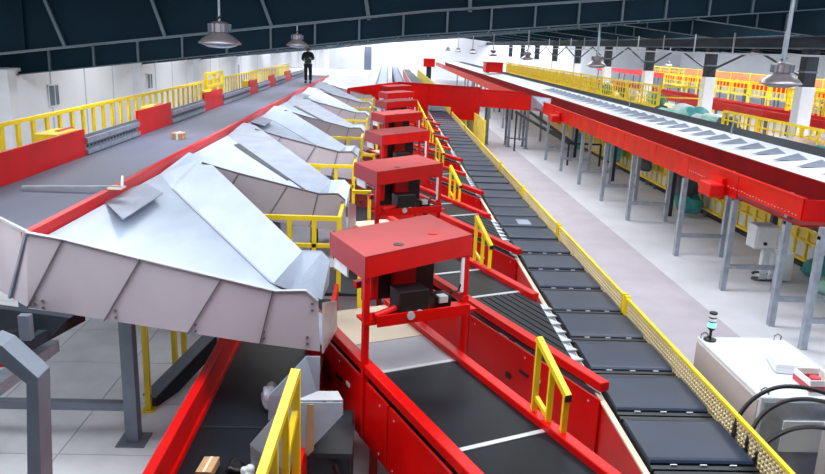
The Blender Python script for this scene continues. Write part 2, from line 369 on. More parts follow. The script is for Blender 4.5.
# person
def person():
    P = V(-3.85, 37.0, BZ+.012)
    r = thing('person', P, 'person in dark green jacket and black trousers standing on the left belt', 'person')
    def body(name, pts, edges, rad, m, sub=2):
        me = bpy.data.meshes.new(name); me.from_pydata(pts, edges, []); o = bpy.data.objects.new(name, me); COL.objects.link(o); o.parent = r
        me.materials.append(m)
        sk = o.modifiers.new('skin', 'SKIN'); sk.use_smooth_shade = True
        for i, v in enumerate(me.skin_vertices[0].data): v.radius = rad[i]; v.use_root = (i == 0)
        s_ = o.modifiers.new('sub', 'SUBSURF'); s_.levels = sub; s_.render_levels = sub
        return o
    # whole body: pelvis,waist,chest,neck base,neck,head low,head top; arms; legs
    pts = [(0,0,.92),(0,0,1.08),(0,-.01,1.28),(0,0,1.42),(0,-.01,1.5),(0,-.03,1.58),(0,-.02,1.68),
           (-.2,0,1.38),(-.25,-.02,1.12),(-.16,-.2,1.08), (.2,0,1.38),(.26,-.04,1.14),(.14,-.24,1.18),
           (-.1,0,.86),(-.11,.0,.48),(-.11,.02,.08),(-.11,-.12,.04),(.1,0,.86),(.12,-.02,.48),(.12,0,.08),(.13,-.14,.04),
           (-.1,-.27,1.08),(.08,-.3,1.2)]
    ed = [(0,1),(1,2),(2,3),(3,4),(4,5),(5,6),(3,7),(7,8),(8,9),(3,10),(10,11),(11,12),(0,13),(13,14),(14,15),(15,16),(0,17),(17,18),(18,19),(19,20),(9,21),(12,22)]
    rad = [(.15,.11),(.14,.1),(.17,.12),(.09,.08),(.055,.055),(.085,.09),(.07,.08),(.07,.07),(.05,.05),(.04,.04),(.07,.07),(.05,.05),(.04,.04),
           (.095,.09),(.07,.07),(.05,.05),(.045,.035),(.095,.09),(.07,.07),(.05,.05),(.045,.035),(.035,.025),(.035,.025)]
    body('body', pts, ed, rad, SKIN)
    body('jacket', [(0,0,.86),(0,0,1.08),(0,-.01,1.28),(0,0,1.42),(-.2,0,1.38),(-.26,-.02,1.12),(-.17,-.19,1.08),(.2,0,1.38),(.27,-.04,1.14),(.15,-.23,1.18)],
         [(0,1),(1,2),(2,3),(3,4),(4,5),(5,6),(3,7),(7,8),(8,9)], [(.2,.15),(.18,.14),(.2,.15),(.11,.1),(.09,.09),(.075,.075),(.06,.06),(.09,.09),(.075,.075),(.06,.06)], JACK)
    body('trousers', [(0,0,.92),(-.1,0,.84),(-.11,0,.48),(-.11,.02,.1),(.1,0,.84),(.12,-.02,.48),(.12,0,.1)], [(0,1),(1,2),(2,3),(0,4),(4,5),(5,6)],
         [(.17,.13),(.11,.11),(.09,.09),(.075,.075),(.11,.11),(.09,.09),(.075,.075)], TROU)
    for sx in (-.11, .125): part('shoe', MB().obox(P+V(sx, -.06, .05), (.05,0,0), (0,.13,0), (0,0,.05)), BLACK, r, .02)
    hb = MB(); hb.lathe(P+V(0, -.005, 1.62), [(.03,-.06),(.095,-.04),(.11,.03),(.1,.09),(.06,.13),(.0,.14)], 12); hb.smooth = True
    part('hair', hb, HAIR, r)
person()
# ================================================================== CHUTES
PITCH = 5.05
NK = 7
def rotv(p, k): return p
def make_chute(k, sheet):
    dy = PITCH*k
    s = V(0, dy, 0)
    r = thing('chute', V(-2.2, 9+dy, 1.5), '%s sheet-metal chute, %s of the row beside the left belt' % ('white' if sheet is SHEET else 'grey', ORD[k]), 'chute', 'chutes falling from the left belt')
    A = V(-3.51, 7.26, 2.73); B = V(-3.49, 12.5, 2.66)
    fs = V(-3.15, 10.98, 2.58); fe = V(-1.26, 8.18, 2.068)
    T0 = V(-3.42, 13.0, 2.84); T1 = V(-3.06, 12.62, 2.82); T2 = V(-1.02, 9.15, 2.2)
    ce_ = V(-.78, 7.26, 1.86)
    dk = MB()
    dk.plate([p+s for p in (A, ce_, fe)], .012); dk.plate([p+s for p in (A, fe, fs)], .012); dk.plate([p+s for p in (A, fs, V(-3.51, 11.6, 2.70))], .012)
    part('deck', dk, SHEET, r)
    fwp = MB()
    fwp.plate([p+s for p in (fs, fe, T2)], .012); fwp.plate([p+s for p in (fs, T2, T1)], .012); fwp.plate([p+s for p in (fs, T1, T0, V(-3.51, 11.6, 2.70))], .012)
    fwo = part('wing_plate', fwp, sheet, r)
    part('fold_strip', MB().bar(fs+s+V(0,0,.012), fe+s+V(0,0,.012), .03, .008), SHEETG if sheet is SHEET else STEELD, fwo)
    if sheet is SHEETG:  # darker strip along the base of the grey wing
        d = (fe-fs).normalized()
        part('dark_strip', MB().plate([p+s+V(0,0,.02) for p in (fs+V(.0,.05,0), fe*.72+fs*.28, fe*.72+fs*.28+V(-.06,-.14,-.01), fs+V(-.10,-.30,.0))], .006), STEELD, r)
    # front wall of the chute, in the cross plane
    yw = 7.22
    top = [V(-3.52, yw, 2.86), V(-3.17, yw, 2.80), V(-2.42, yw, 2.62), aty(275,291,yw), aty(306,290.5,yw), aty(318,301,yw)]
    bot = [V(-.62, yw, 1.66), V(-1.3, yw, 1.74), V(-2.36, yw, 1.89), V(-3.58, yw, 2.07), V(-3.9, yw, 2.12)]
    if k == 0: top = [V(-4.75, yw+1.2, 2.87)] + top
    if k: top = [V(-3.02, yw, 2.78)] + top[2:]
    wpts = [top[1] if k == 0 else top[0]] + top[(2 if k == 0 else 1):] + (bot[:-1] if k == 0 else bot[:-2] + [V(-3.1, yw, 2.0)])
    _ = [V(-3.52, yw, 2.86)] + top[(2 if k == 0 else 1):] + bot[:-1]
    w_ = part('front_wall', MB().plate([p+s for p in wpts], .02, V(0,-1,0)), SHEETO, r)
    ribs = [((-3.17, 2.80), (-3.58, 2.07)), ((-2.42, 2.62), (-2.82, 1.95)), ((-1.62, 2.43), (-1.98, 1.83)), ((-1.10, 2.33), (-1.24, 1.74))]
    for (a, b) in (ribs if k == 0 else ribs[1:]):
        part('rib', MB().bar(V(a[0], yw-.012, a[1])+s, V(b[0], yw-.012, b[1])+s, .014, .018, (0,1,0)), RIB, w_)
    part('edge_flange', MB().path([p+s+V(0,-.01,.005) for p in top[(1 if k == 0 else 0):]], .014, 6), ALU if k == 0 else RIB, w_)
    for (x, z) in (((-3.5,2.12),(-3.42,2.08)) if k == 0 else ()) + ((-2.7,1.99),(-1.9,1.86),(-1.2,1.8),(-.75,1.75),(-.7,2.12)):
        for q in (0, .07): part('bolt', MB().tube(V(x, yw-.005, z+q)+s, V(x, yw-.02, z+q)+s, .016, 6), RIB, w_)
    if k == 0:
        lw = part('return_wall', MB().plate([V(-3.52, yw, 2.86), V(-4.75, yw+1.2, 2.88), V(-4.85, yw+1.2, 2.06), V(-3.58, yw, 2.07)], .02), SHEETO, r)
        part('edge_flange', MB().bar(V(-3.52, yw, 2.865), V(-4.75, yw+1.2, 2.885), .03), ALU, lw)
        part('rib', MB().bar(V(-3.52, yw-.01, 2.85), V(-3.88, yw+.25, 2.08), .03, .03), SHEETG, lw)
    # outlet cheeks
    oc = MB()
    oc.plate([p+s for p in (T2, aty(322,251.5,9.0), aty(330,261,8.85), aty(329,285,8.6), aty(322,300,8.3), aty(291,291,8.45))], .012)
    part('outlet_cheek', oc, SHEET, r)
    part('corner_gusset', MB().plate([p+s for p in (T2, aty(291,291,8.45), fe)], .012), SHEET, r)
    ob = MB().plate([p+s for p in (ce_, V(-.58, 7.26, 1.7), V(-.50, 8.15, 1.62), fe)], .012)
    part('outlet_lip', ob, SHEET, r)
    part('front_cheek', MB().plate([V(-.60, 7.22, 2.2)+s, V(-.50, 7.8, 2.02)+s, V(-.50, 7.9, 1.64)+s, V(-.60, 7.22, 1.64)+s], .015), ALU, r)
    if k in (0, 2, 4):
        part('rubber_flap', MB().plate([atz(99,196,2.72)+s, atz(123,219,2.73)+s, atz(163,193,2.70)+s, atz(146,183,2.73)+s], .012), SHEETG, r)
    # legs below
    for (x, y) in ((-2.95, 8.2),(-2.15, 9.6)):
        lg = part('leg', MB().box(x-.075, x+.075, y+dy-.075, y+dy+.075, 0.012, 1.95), STEEL, r)
        part('base_plate', MB().box(x-.17, x+.17, y+dy-.17, y+dy+.17, 0.012, .03), STEEL, lg)
    return r
for k in range(NK): make_chute(k, SHEET if k % 2 == 0 else SHEETG)
# yellow service railings between the chutes
for k in range(NK):
    dy = PITCH*k; y = 11.25 + dy
    r = thing('service_railing', (-.8, y, 1.2), 'yellow tubular railing below the %s chute outlet' % ORD[k], 'railing', 'yellow railings between chutes')
    for (x, yy, zt) in ((-1.85, y, 2.14), (-1.45, y, 2.14), (-1.07, y, 2.14), (-.68, y, 2.14)):
        part('post', MB().bar((x, yy, .95), (x, yy, zt), .07, .05), YEL, r)
    part('rail', MB().bar((-1.88, y, 2.14), (-.65, y, 2.14), .07, .07), YEL, r)
    part('rail', MB().bar((-1.85, y, 1.7), (-.68, y, 1.7), .05, .06), YEL, r)
    part('return_rail', MB().bar((-.68, y, 2.14), (-.68, y+1.2, 2.14), .06), YEL, r)
    part('side_post', MB().bar((-.28, y-1.9, .9), (-.28, y-1.9, 1.95), .07), YEL, r)
    part('side_rail', MB().bar((-.62, y-1.9, 1.95), (-.25, y-1.9, 1.95), .07), YEL, r)
    part('platform', MB().box(-1.7, -.2, y-.1, y+1.3, .9, .95), STEELD, r)
    for (xx, yy2) in ((-1.6, y), (-.3, y), (-1.6, y+1.2), (-.3, y+1.2), (-.28, y-1.9)):
        part('leg', MB().bar((xx, yy2, 0.0), (xx, yy2, .9), .06), STEELD, r)
# ================================================================== INDUCTION CONVEYORS
U = V(.406737, -.913545, 0); N = V(.913545, .406737, 0)
ZB = 1.4
XS = 2.30           # sorter's left edge
def uv(u, v, z): return U*u + N*v + V(0, 0, z)
def make_induct(k):
    vc = 3.38 + PITCH*.406737*k; hw = .51
    dy = PITCH*k
    # u of centre line where X = x:  X = .5u + .866v
    def u_at(x, v): return (x - N.x*v)/U.x
    u0 = u_at(-.3, vc); uk = u_at(.06, vc); u1 = u_at(.38, vc); u2 = u_at(1.07, vc); u3 = u_at(1.53, vc)
    r = thing('induction_conveyor', uv(u1, vc, 0), 'red-sided black induction belt, %s of those merging into the sorter' % ORD[k], 'conveyor', 'induction belts feeding the sorter')
    def seg(name, ua, ub, m, dz=0):
        return part(name, MB().plate([uv(ua, vc-hw, ZB+dz), uv(ub, vc-hw, ZB+dz), uv(ub, vc+hw, ZB+dz), uv(ua, vc+hw, ZB+dz)], .06), m, r)
    seg('feed_belt', u0-.25, uk-.01, CREAM); seg('weigh_belt', uk+.01, u1-.03, BELTP)
    seg('belt', u1+.03, u2-.02, BELTB); seg('belt', u2+.02, u3-.02, BELTB)
    for uu in (u1, u2, u3):
        part('seam_strip', MB().plate([uv(uu-.028, vc-hw, ZB+.006), uv(uu+.028, vc-hw, ZB+.006), uv(uu+.028, vc+hw, ZB+.006), uv(uu-.028, vc+hw, ZB+.006)], .02), ALU, r)
    # merging strips, each cut along the sorter's edge
    ns = 9
    for q in range(ns):
        va = vc - hw + q*2*hw/ns; vb = va + 2*hw/ns*.80
        ea = u_at(XS-.10, va); eb = u_at(XS-.10, vb)
        part('merge_strip', MB().plate([uv(u3+.03, va, ZB), uv(ea, va, ZB), uv(eb, vb, ZB), uv(u3+.03, vb, ZB)], .03), BELTB, r)
        t0 = uv(ea, va, ZB+.004); t1 = uv(eb, vb, ZB+.004); tm = uv(u_at(XS-.10, va)-.0, vb, ZB+.004)
        part('comb_tooth', MB().plate([t0, uv(ea, vb, ZB+.004) + V(.05,0,0), t1], .02), ALU, r)
    part('merge_bed', MB().plate([uv(u3, vc-hw, ZB-.02), uv(u_at(XS, vc-hw), vc-hw, ZB-.02), uv(u_at(XS, vc+hw), vc+hw, ZB-.02), uv(u3, vc+hw, ZB-.02)], .05), STEEL, r)
    # red side walls: capping rail + tall skirt
    for sd in (-1, 1):
        vi = vc + sd*hw; vo = vc + sd*(hw+.12)
        ue = u_at(XS-.06, vo)
        ub = u0 - .3
        part('side_rail', MB().plate([uv(ub, vi, ZB+.07), uv(ue, vi, ZB+.07), uv(ue, vo, ZB+.07), uv(ub, vo, ZB+.07)], .1), RED, r, .012)
        nst = 3
        for q in range(nst):
            a = ub + (ue-ub)*q/nst + .012; b = ub + (ue-ub)*(q+1)/nst - .012
            vf = vo - sd*.02
            sk = part('skirt_panel', MB().plate([uv(a, vf, ZB-.03), uv(b, vf, ZB-.03), uv(b, vf, ZB-.72), uv(a, vf, ZB-.72)], .03, N*sd), RED, r, .004)
            if sd == -1:
                part('panel_slot', MB().obox(uv((a+b)/2, vf-.012, ZB-.30), U*.09, V(0,0,.018), N*.006), BLACK, sk)
                part('panel_slot', MB().obox(uv((a+b)/2-.32, vf-.012, ZB-.46), U*.05, V(0,0,.035), N*.006), BLACK, sk)
                part('warning_label', MB().obox(uv((a+b)/2+.28, vf-.012, ZB-.26), U*.05, V(0,0,.02), N*.005), WHITE, sk)
            for e in (.06, .5, .94):
                for zz in (-.1, -.64):
                    part('bolt', MB().tube(uv(a+(b-a)*e, vf-sd*(-.008), ZB+zz), uv(a+(b-a)*e, vf+sd*.012, ZB+zz), .013, 6), ALU, sk)
    part('under_frame', MB().plate([uv(u0-.2, vc-hw+.05, ZB-.1), uv(u3, vc-hw+.05, ZB-.1), uv(u3, vc+hw-.05, ZB-.1), uv(u0-.2, vc+hw-.05, ZB-.1)], .5), STEELD, r)
    for uu in (u0, u1, u2, u3):
        for sd in (-1, 1): part('leg', MB().bar(uv(uu, vc+sd*.45, 0), uv(uu, vc+sd*.45, ZB-.1), .09), RED, r)
    return r
for k in range(-1, NK): 
    if k >= 0: make_induct(k)
# ---- yellow step rails standing between the induction belts
for k in range(NK):
    s_ = V(0, PITCH*k, 0)
    a = atz(531, 412, 1.45); b = atz(560, 434, 1.45)
    za = aty(536, 339, a.y).z; zb = aty(563, 396, b.y).z
    a = V(a.x, a.y, 0) + s_ + N*.03; b = V(b.x, b.y, 0) + s_ + N*.03; m_ = (a+b)/2; D = (b-a).normalized(); Nn = V(-D.y, D.x, 0)
    r = thing('step_rail', m_, 'slanting yellow hand rail beside the %s induction belt' % ORD[k], 'railing', 'yellow hand rails between induction belts')
    part('post', MB().bar(a+V(0,0,.7), a+V(0,0,za), .05, .06), YEL, r)
    part('post', MB().bar(m_+V(0,0,.7), m_+V(0,0,(za+zb)/2), .05, .06), YEL, r)
    part('post', MB().bar(b+V(0,0,.7), b+V(0,0,zb), .05, .06), YEL, r)
    part('hand_rail', MB().bar(a+V(0,0,za)-D*.02, b+V(0,0,zb)+D*.02, .06, .05), YEL, r)
    part('brace', MB().bar(a+V(0,0,1.62), m_+V(0,0,1.5), .04), YEL, r)
    part('end_cap', MB().obox(b+V(0,0,zb-.02)+D*.03, D*.012, Nn*.03, V(0,0,.025)), BLACK, r)
    st = part('step_box', MB().obox(m_+V(0,0,.35), D*.4, Nn*.07, V(0,0,.35)), STEELD, r)
    part('white_cap', MB().obox(b+V(0,0,1.4)+D*.06, D*.1, Nn*.05, V(0,0,.05)), WHITE, st)
# ================================================================== SCANNER GANTRIES
def make_kiosk(k):
    c = V(.20 + .045*k, 7.93 + PITCH*k, 0); zt = 2.78
    r = thing('scanner_gantry', c, 'red hooded scanner gantry over an induction belt, %s of the row' % ORD[k], 'scanner gantry', 'scanner gantries over induction belts')
    hx, hy = .68, .52
    def q(a, b, z): return c + N*a - U*(b + .17*a) + V(0, 0, z + .05*a)      # a across (right), b to the back
    hood = MB()
    ht = MB(); ht.plate([q(-hx-.0, -hy, zt), q(hx, -hy, zt), q(hx, hy, zt), q(-hx, hy, zt)], .02)
    hood.plate([q(-hx, -hy, zt), q(hx, -hy, zt), q(hx, -hy, zt-.23), q(-hx, -hy, zt-.23)], .015, U)
    hood.plate([q(-hx, hy, zt), q(hx, hy, zt), q(hx, hy, zt-.23), q(-hx, hy, zt-.23)], .015, -U)
    hood.plate([q(hx, -hy, zt), q(hx, hy, zt), q(hx, hy, zt-.23), q(hx, -hy, zt-.23)], .015, N)
    ho = part('hood', hood, RED, r); part('hood_top', ht, RED_SHEEN, ho)
    part('end_panel', MB().plate([q(-hx-.004, -hy, zt), q(-hx-.004, hy, zt), q(-hx-.004, hy, zt-.25), q(-hx-.004, -hy, zt-.25)], .012, -N), RED_SHEEN if k else MATS['red_reflection_tint'], ho)
    for (a, b) in ((-.2, -.35), (.32, -.22)):
        part('cable_hole', MB().tube(q(a, b, zt), q(a, b, zt+.004), .06, 14), BLACK if a < 0 else RED_MOTTLE, ho)
    for (a, b) in ((-1, -1), (1, -1), (1, 1)):
        part('post', MB().bar(q(a*(hx-.04), b*(hy-.05), .75 if a < 0 else ZB-.05), q(a*(hx-.04), b*(hy-.05), zt-.02), .065, .065, N), RED, r, .005)
    zs = 2.02
    part('front_shelf', MB().obox(q(0, -hy+.03, zs), N*(hx-.03), U*.14, V(0,0,.015)), RED, r)
    part('shelf_lip', MB().obox(q(0, -hy-.14, zs+.03), N*hx*.8, U*.012, V(0,0,.06)), RED, r)
    part('cross_rail', MB().bar(q(-hx*.55, hy-.06, zs+.1), q(hx, hy-.06, zs+.1), .08), RED, r)
    part('white_guide', MB().obox(q(-hx+.05, hy-.25, zt-.33), U*.2, N*.01, V(0,0,.07)), WHITE, r)
    part('side_rail', MB().bar(q(hx-.04, -hy, zs+.02), q(hx-.04, hy, zs+.02), .07), RED, r)
    part('back_shroud', MB().obox(q(.05, .12, 2.27), N*.44, U*.03, V(0,0,.27)), BLACK, r)
    part('sensor_column', MB().obox(q(.08, .04, 2.27), N*.13, U*.05, V(0,0,.28)), RED_MOTTLE, r)
    cb = part('camera_box', MB().obox(q(-.12, -hy+.02, zs+.17), N*.17, U*.13, V(0,0,.15)), BLACK, r, .01)
    part('lens', MB().tube(q(-.17, -hy-.11, zs+.06), q(-.17, -hy-.135, zs+.06), .045, 12), ALU, cb)
    part('lens', MB().tube(q(-.06, -hy-.11, zs+.06), q(-.06, -hy-.135, zs+.06), .045, 12), ALU, cb)
    part('scanner_head', MB().obox(q(.28, -hy+.02, zs+.09), N*.10, U*.09, V(0,0,.07)), BLACK, r, .01)
    part('scanner_bracket', MB().obox(q(.27, -hy-.05, zs+.13), N*.05, U*.05, V(0,0,.035)), ALU, r)
    part('cable', MB().path([q(.33, -hy, zs+.1), q(.42, -hy-.03, zs+.17), q(.52, -hy, zs+.14), q(.58, -hy+.03, zs+.22)], .012), BLACK, r)
    part('air_cylinder', MB().tube(q(-.56, -hy+.0, zs+.1), q(-.30, -hy+.0, zs+.13), .04, 10), MOTOR, r)
    part('air_cylinder', MB().tube(q(-.46, -hy+.25, zs+.2), q(-.46, -hy+.25, zs+.55), .05, 10), MOTOR, r)
    part('white_strip', MB().obox(q(hx-.10, -hy+.02, 2.33), N*.02, U*.01, V(0,0,.2)), WHITE, r)
    return r
for k in range(NK): make_kiosk(k)
# ================================================================== CROSS-BELT SORTER
SX0, SX1 = XS+.04, 3.27
so = thing('crossbelt_sorter', ((SX0+SX1)/2, 40, 0), 'long cross-belt sorter line of dark carrier trays down the middle', 'sorter')
part('track_bed', MB().box(SX0-.02, SX1, 2.5, 112, ZB-.34, ZB-.13), STEELD, so)
part('side_skirt', MB().box(SX0-.06, SX0-.03, 2.5, 112, .35, ZB-.06), RED, so)
part('edge_trim', MB().box(SX0-.075, SX0-.02, 2.5, 112, ZB-.06, ZB-.035), CREAM, so)
part('side_skirt', MB().box(SX1+.0, SX1+.02, 2.5, 112, .1, ZB-.14), STEEL, so)
TP = .95
def rounded_tray(hw_, hl, z0, z1, e):
    mb = MB(); mb.box(-hw_, hw_, -hl, hl, z0, z1); return mb
fr = bpy.data.meshes.new('carrier'); 
mbf = MB(); mbf.box(-.465, .465, -.46, .46, -.12, -.035); mbf.box(-.465, .465, -.46, -.40, -.05, .0); mbf.box(-.465, .465, .40, .46, -.05, .0)
fr = mbf.mesh('carrier'); fr.materials.append(CARR)
def belt_mesh():
    # belt that wraps over rounded long edges
    prof = [(-.375, -.03), (-.372, .008), (-.355, .026), (-.32, .03), (.32, .03), (.355, .026), (.372, .008), (.375, -.03)]
    mb = MB(); n = len(prof)
    mb.add([(-.455, y, z) for y, z in prof] + [(.455, y, z) for y, z in prof], [(i, i+1, i+1+n, i+n) for i in range(n-1)] + [tuple(range(n)), tuple(range(2*n-1, n-1, -1)), (0, n, 2*n-1, n-1)])
    return mb
bme = belt_mesh().mesh('belt'); bme.materials.append(CBELT)
mkm = MB().box(-.03, .03, -.41, -.395, .0, .012).mesh('clip'); mkm.materials.append(ALU)
xm = (SX0+SX1)/2
ncar = 96
for k in range(ncar):
    y = 3.115 + k*TP
    c = inst('carrier', fr, V(xm, y, ZB) - so.location, so)
    inst('belt', bme, (0, 0, 0), c)
    if y < 13:
        for q in (-.26, 0, .26): inst('clip', mkm, (q, 0, 0), c)
p = atz(525, 222, ZB+.035)
solid('film_scrap', MB().box(p.x-.16, p.x+.1, p.y-.2, p.y+.22, ZB+.031, ZB+.036), SHEETG, 'flat grey plastic film lying on a sorter carrier in the middle', 'film')
# guard along its right side: yellow-topped mesh panels
gx = 3.325
gy = [4.75, 9.4, 13.5, 17.3, 21.0, 25.5, 31.0, 37.5]
for i in range(len(gy)-1):
    y0, y1 = gy[i]+.03, gy[i+1]-.03
    near = i < 3
    r = thing('mesh_guard', (gx, (y0+y1)/2, 0), '%s along the right side of the sorter, %s' % ('yellow-topped wire mesh guard' if near else 'pale yellow guard panel', ORD[i]), 'guard', 'guard panels along the sorter')
    part('top_rail', MB().box(gx-.02, gx+.02, y0, y1, 1.58, 1.61), YEL, r)
    part('bottom_rail', MB().box(gx-.02, gx+.02, y0, y1, 1.22, 1.26), YELP, r)
    for yy in (y0, y1-.05):
        part('post', MB().box(gx-.035, gx+.035, yy, yy+.05, 0.0, 1.64), YEL, r)
    gm = MB(); st = .055 if i == 0 else (.075 if i < 3 else .12)
    n = int((y1-y0)/st)
    for q in range(1, n): gm.box(gx-.006, gx+.006, y0+q*st-.011, y0+q*st+.011, 1.24, 1.58)
    for q in range(1, 7 if near else 4):
        z = 1.24 + q*(.34/(7 if near else 4)); gm.box(gx-.006, gx+.006, y0, y1, z-.011, z+.011)
    part('mesh', gm, MESHC, r, kind='stuff')
    if not near: part('infill_panel', MB().box(gx+.008, gx+.014, y0, y1, 1.26, 1.57), YELP, r)
    part('kick_panel', MB().box(gx-.008, gx+.008, y0+.05, y1-.05, .1, 1.22), YELP if i > 2 else STEELD, r)
# ================================================================== BRIDGE CONVEYOR across the sorter
br = thing('bridge_conveyor', (3, 39, 0), 'large red bridge conveyor crossing over the sorter in the distance', 'conveyor')
BYL, BYR = 40.6, 36.6
def by(x): return BYL + (BYR-BYL)*(x-.8)/(7.1-.8)
fp = MB()
def bpl(x0, x1, z0, z1): return [V(x0, by(x0), z0), V(x1, by(x1), z0), V(x1, by(x1), z1), V(x0, by(x0), z1)]
for nm, x0, x1, z0, z1 in (('front_panel', .6, 2.2, .9, 2.84), ('front_panel', 2.2, 3.35, 1.74, 2.84), ('front_panel', 3.35, 4.75, 1.15, 2.84), ('front_panel', 4.75, 7.1, 1.88, 2.62)):
    part(nm, MB().plate(bpl(x0+.01, x1-.01, z0, z1), .06), RED, br)
part('top_flange', MB().plate([V(.6, by(.6)-.06, 2.86), V(4.75, by(4.75)-.06, 2.86), V(4.75, by(4.75)+.12, 2.86), V(.6, by(.6)+.12, 2.86)], .04), RED_SHEEN, br)
part('belt', MB().plate([V(.6, by(.6)+.12, 2.45), V(7.1, by(7.1)+.12, 2.45), V(7.1, by(7.1)+1.4, 2.45), V(.6, by(.6)+1.4, 2.45)], .08), BELTG, br)
part('back_panel', MB().plate([V(.6, by(.6)+1.4, 1.9), V(7.1, by(7.1)+1.4, 1.9), V(7.1, by(7.1)+1.4, 2.7), V(.6, by(.6)+1.4, 2.7)], .06), RED, br)
part('left_wing', MB().plate([V(-1.9, 37.4, 1.9), V(.6, by(.6), 1.9), V(.6, by(.6), 2.84), V(-1.9, 37.4, 2.62)], .06), RED, br)
part('end_plate', MB().plate([V(7.12, by(7.1), 2.62), V(7.75, by(7.1)-1.5, 2.62), V(7.55, by(7.1)-2.2, 2.05), V(7.12, by(7.1), 1.88)], .02), SHEETG, br)
for (x, y) in ((5.2, 0), (5.2, .9), (6.2, 0), (6.2, .9), (7.0, 0), (7.0, .9), (4.3, .4), (1.0, .5)):
    yy = by(x)+y
    lg = part('leg', MB().bar((x, yy, 0), (x, yy, 1.9), .11), STEEL, br)
    part('foot_plate', MB().box(x-.12, x+.12, yy-.12, yy+.12, 0, .02), STEEL, lg)
for x in (5.2, 6.2, 7.0): 
    for z in (.45, 1.1): part('cross_tie', MB().bar((x, by(x), z), (x, by(x)+.9, z), .07), STEEL, br)
for z in (.45,): part('cross_tie', MB().bar((6.2, by(6.2), z), (7.0, by(7.0), z), .07), STEEL, br)
tf = thing('tall_fence', (4.75, 42, 0), 'tall pale yellow fence panels right of the sorter under the red bridge', 'fence')
for q in range(4):
    y0 = 34.0 + q*3.0
    part('panel', MB().box(4.53, 4.56, y0+.08, y0+2.92, .25, 1.5), YELP, tf); part('post', MB().box(4.5, 4.58, y0-.05, y0+.05, 0, 1.6), YEL, tf); part('top_rail', MB().box(4.51, 4.57, y0, y0+3, 1.5, 1.56), YEL, tf)
st = thing('access_stair', (6.3, 33.5, 0), 'dark steel access stair with sloping stringers beneath the red bridge', 'stair')
for dx in (0, .7): part('stringer', MB().bar((6.2+dx, 35.6, 1.9), (7.9+dx*.3, 31.6, .95), .07, .12), STEELD, st)
part('landing_rail', MB().bar((7.9, 31.6, .95), (9.3, 31.6, .95), .07), STEELD, st)
for (x, y, z) in ((7.9, 31.6, .95), (9.3, 31.6, .95), (6.25, 35.6, 1.9)): part('post', MB().bar((x, y, 0), (x, y, z), .07), STEELD, st)
# ================================================================== RIGHT TRAY CONVEYOR
TX0, TX1, TZ0, TZ1 = 7.18, 8.46, 2.0, 2.5
TY0, TY1 = 12.15, 112
tr = thing('trough_conveyor', (7.8, 40, 0), 'long red trough conveyor on tall steel legs right of the aisle', 'conveyor')
segs = [12.15, 14.55, 17.1, 19.3, 22, 25, 28, 31, 34.0]
for a, b in zip(segs[:-1], segs[1:]):
    part('outer_panel', MB().box(TX0-.02, TX0+.02, a+.012, b-.012, TZ0 + (0.13 if a < 13 else 0), TZ1), RED_MOTTLE if a > 14 else RED, tr, .004)
part('outer_panel', MB().box(TX0-.02, TX0+.02, 36.5, TY1, TZ0, TZ1), RED_MOTTLE, tr)
part('rim', MB().box(TX0-.05, TX0+.05, TY0, 34, TZ1, TZ1+.02), RED, tr)
part('inner_wall', MB().plate([V(TX1, TY0, TZ1+.03), V(TX1, TY1, TZ1+.03), V(TX1+.1, TY1, TZ0), V(TX1+.1, TY0, TZ0)], .03), RED_SHADE, tr)
part('belt', MB().box(TX0, TX1+.3, TY0, TY1, TZ0+.02, TZ0+.06), RED_SHADE, tr)
part('end_wall', MB().box(TX0, TX1, TY0-.03, TY0, TZ0+.12, TZ1), RED, tr)
bo = MB()
for k in range(40): bo.tube((TX0-.02, 12.3+k*.12, 2.18+.04*random.random()), (TX0-.035, 12.3+k*.12, 2.2), .008, 6)
part('rivet_row', bo, ALU, tr, kind='stuff')
for Y in (11.95, 12.7, 14.75, 17.4, 21.2, 24.0, 27.0, 30.0, 33.0):
    if Y == 11.95: Y = 12.25; 
    y = Y
    if Y == 12.25: y = 11.6
    l1 = part('leg', MB().box(7.2, 7.31, y-.055, y+.055, 0, TZ0+.15), GALV, tr); l2 = part('leg', MB().box(8.33, 8.44, y-.055, y+.055, 0, TZ0+.15), GALV, tr)
    part('cross_tie', MB().box(7.31, 8.33, y-.04, y+.04, .48, .57), GALV, tr)
    part('cross_beam', MB().box(7.2, 8.44, y-.05, y+.05, TZ0-.06, TZ0), STEELD, tr)
for Y in (40, 46, 52, 58, 64, 70, 78): 
    part('leg', MB().box(7.2, 7.31, Y-.05, Y+.05, 0, TZ0), GALV, tr); part('leg', MB().box(8.33, 8.44, Y-.05, Y+.05, 0, TZ0), GALV, tr)
for (y, lab) in ((14.95, 'near'), (30.2, 'far')):
    mo = part('motor_box', MB().box(TX0-.42, TX0-.12, y-.05, y+.55, 1.96, 2.24), MOTOR, tr, .03, label='red motor housing')
    part('bracket', MB().box(TX0-.12, TX0-.02, y+.1, y+.9, 1.9, 2.34), RED, mo)
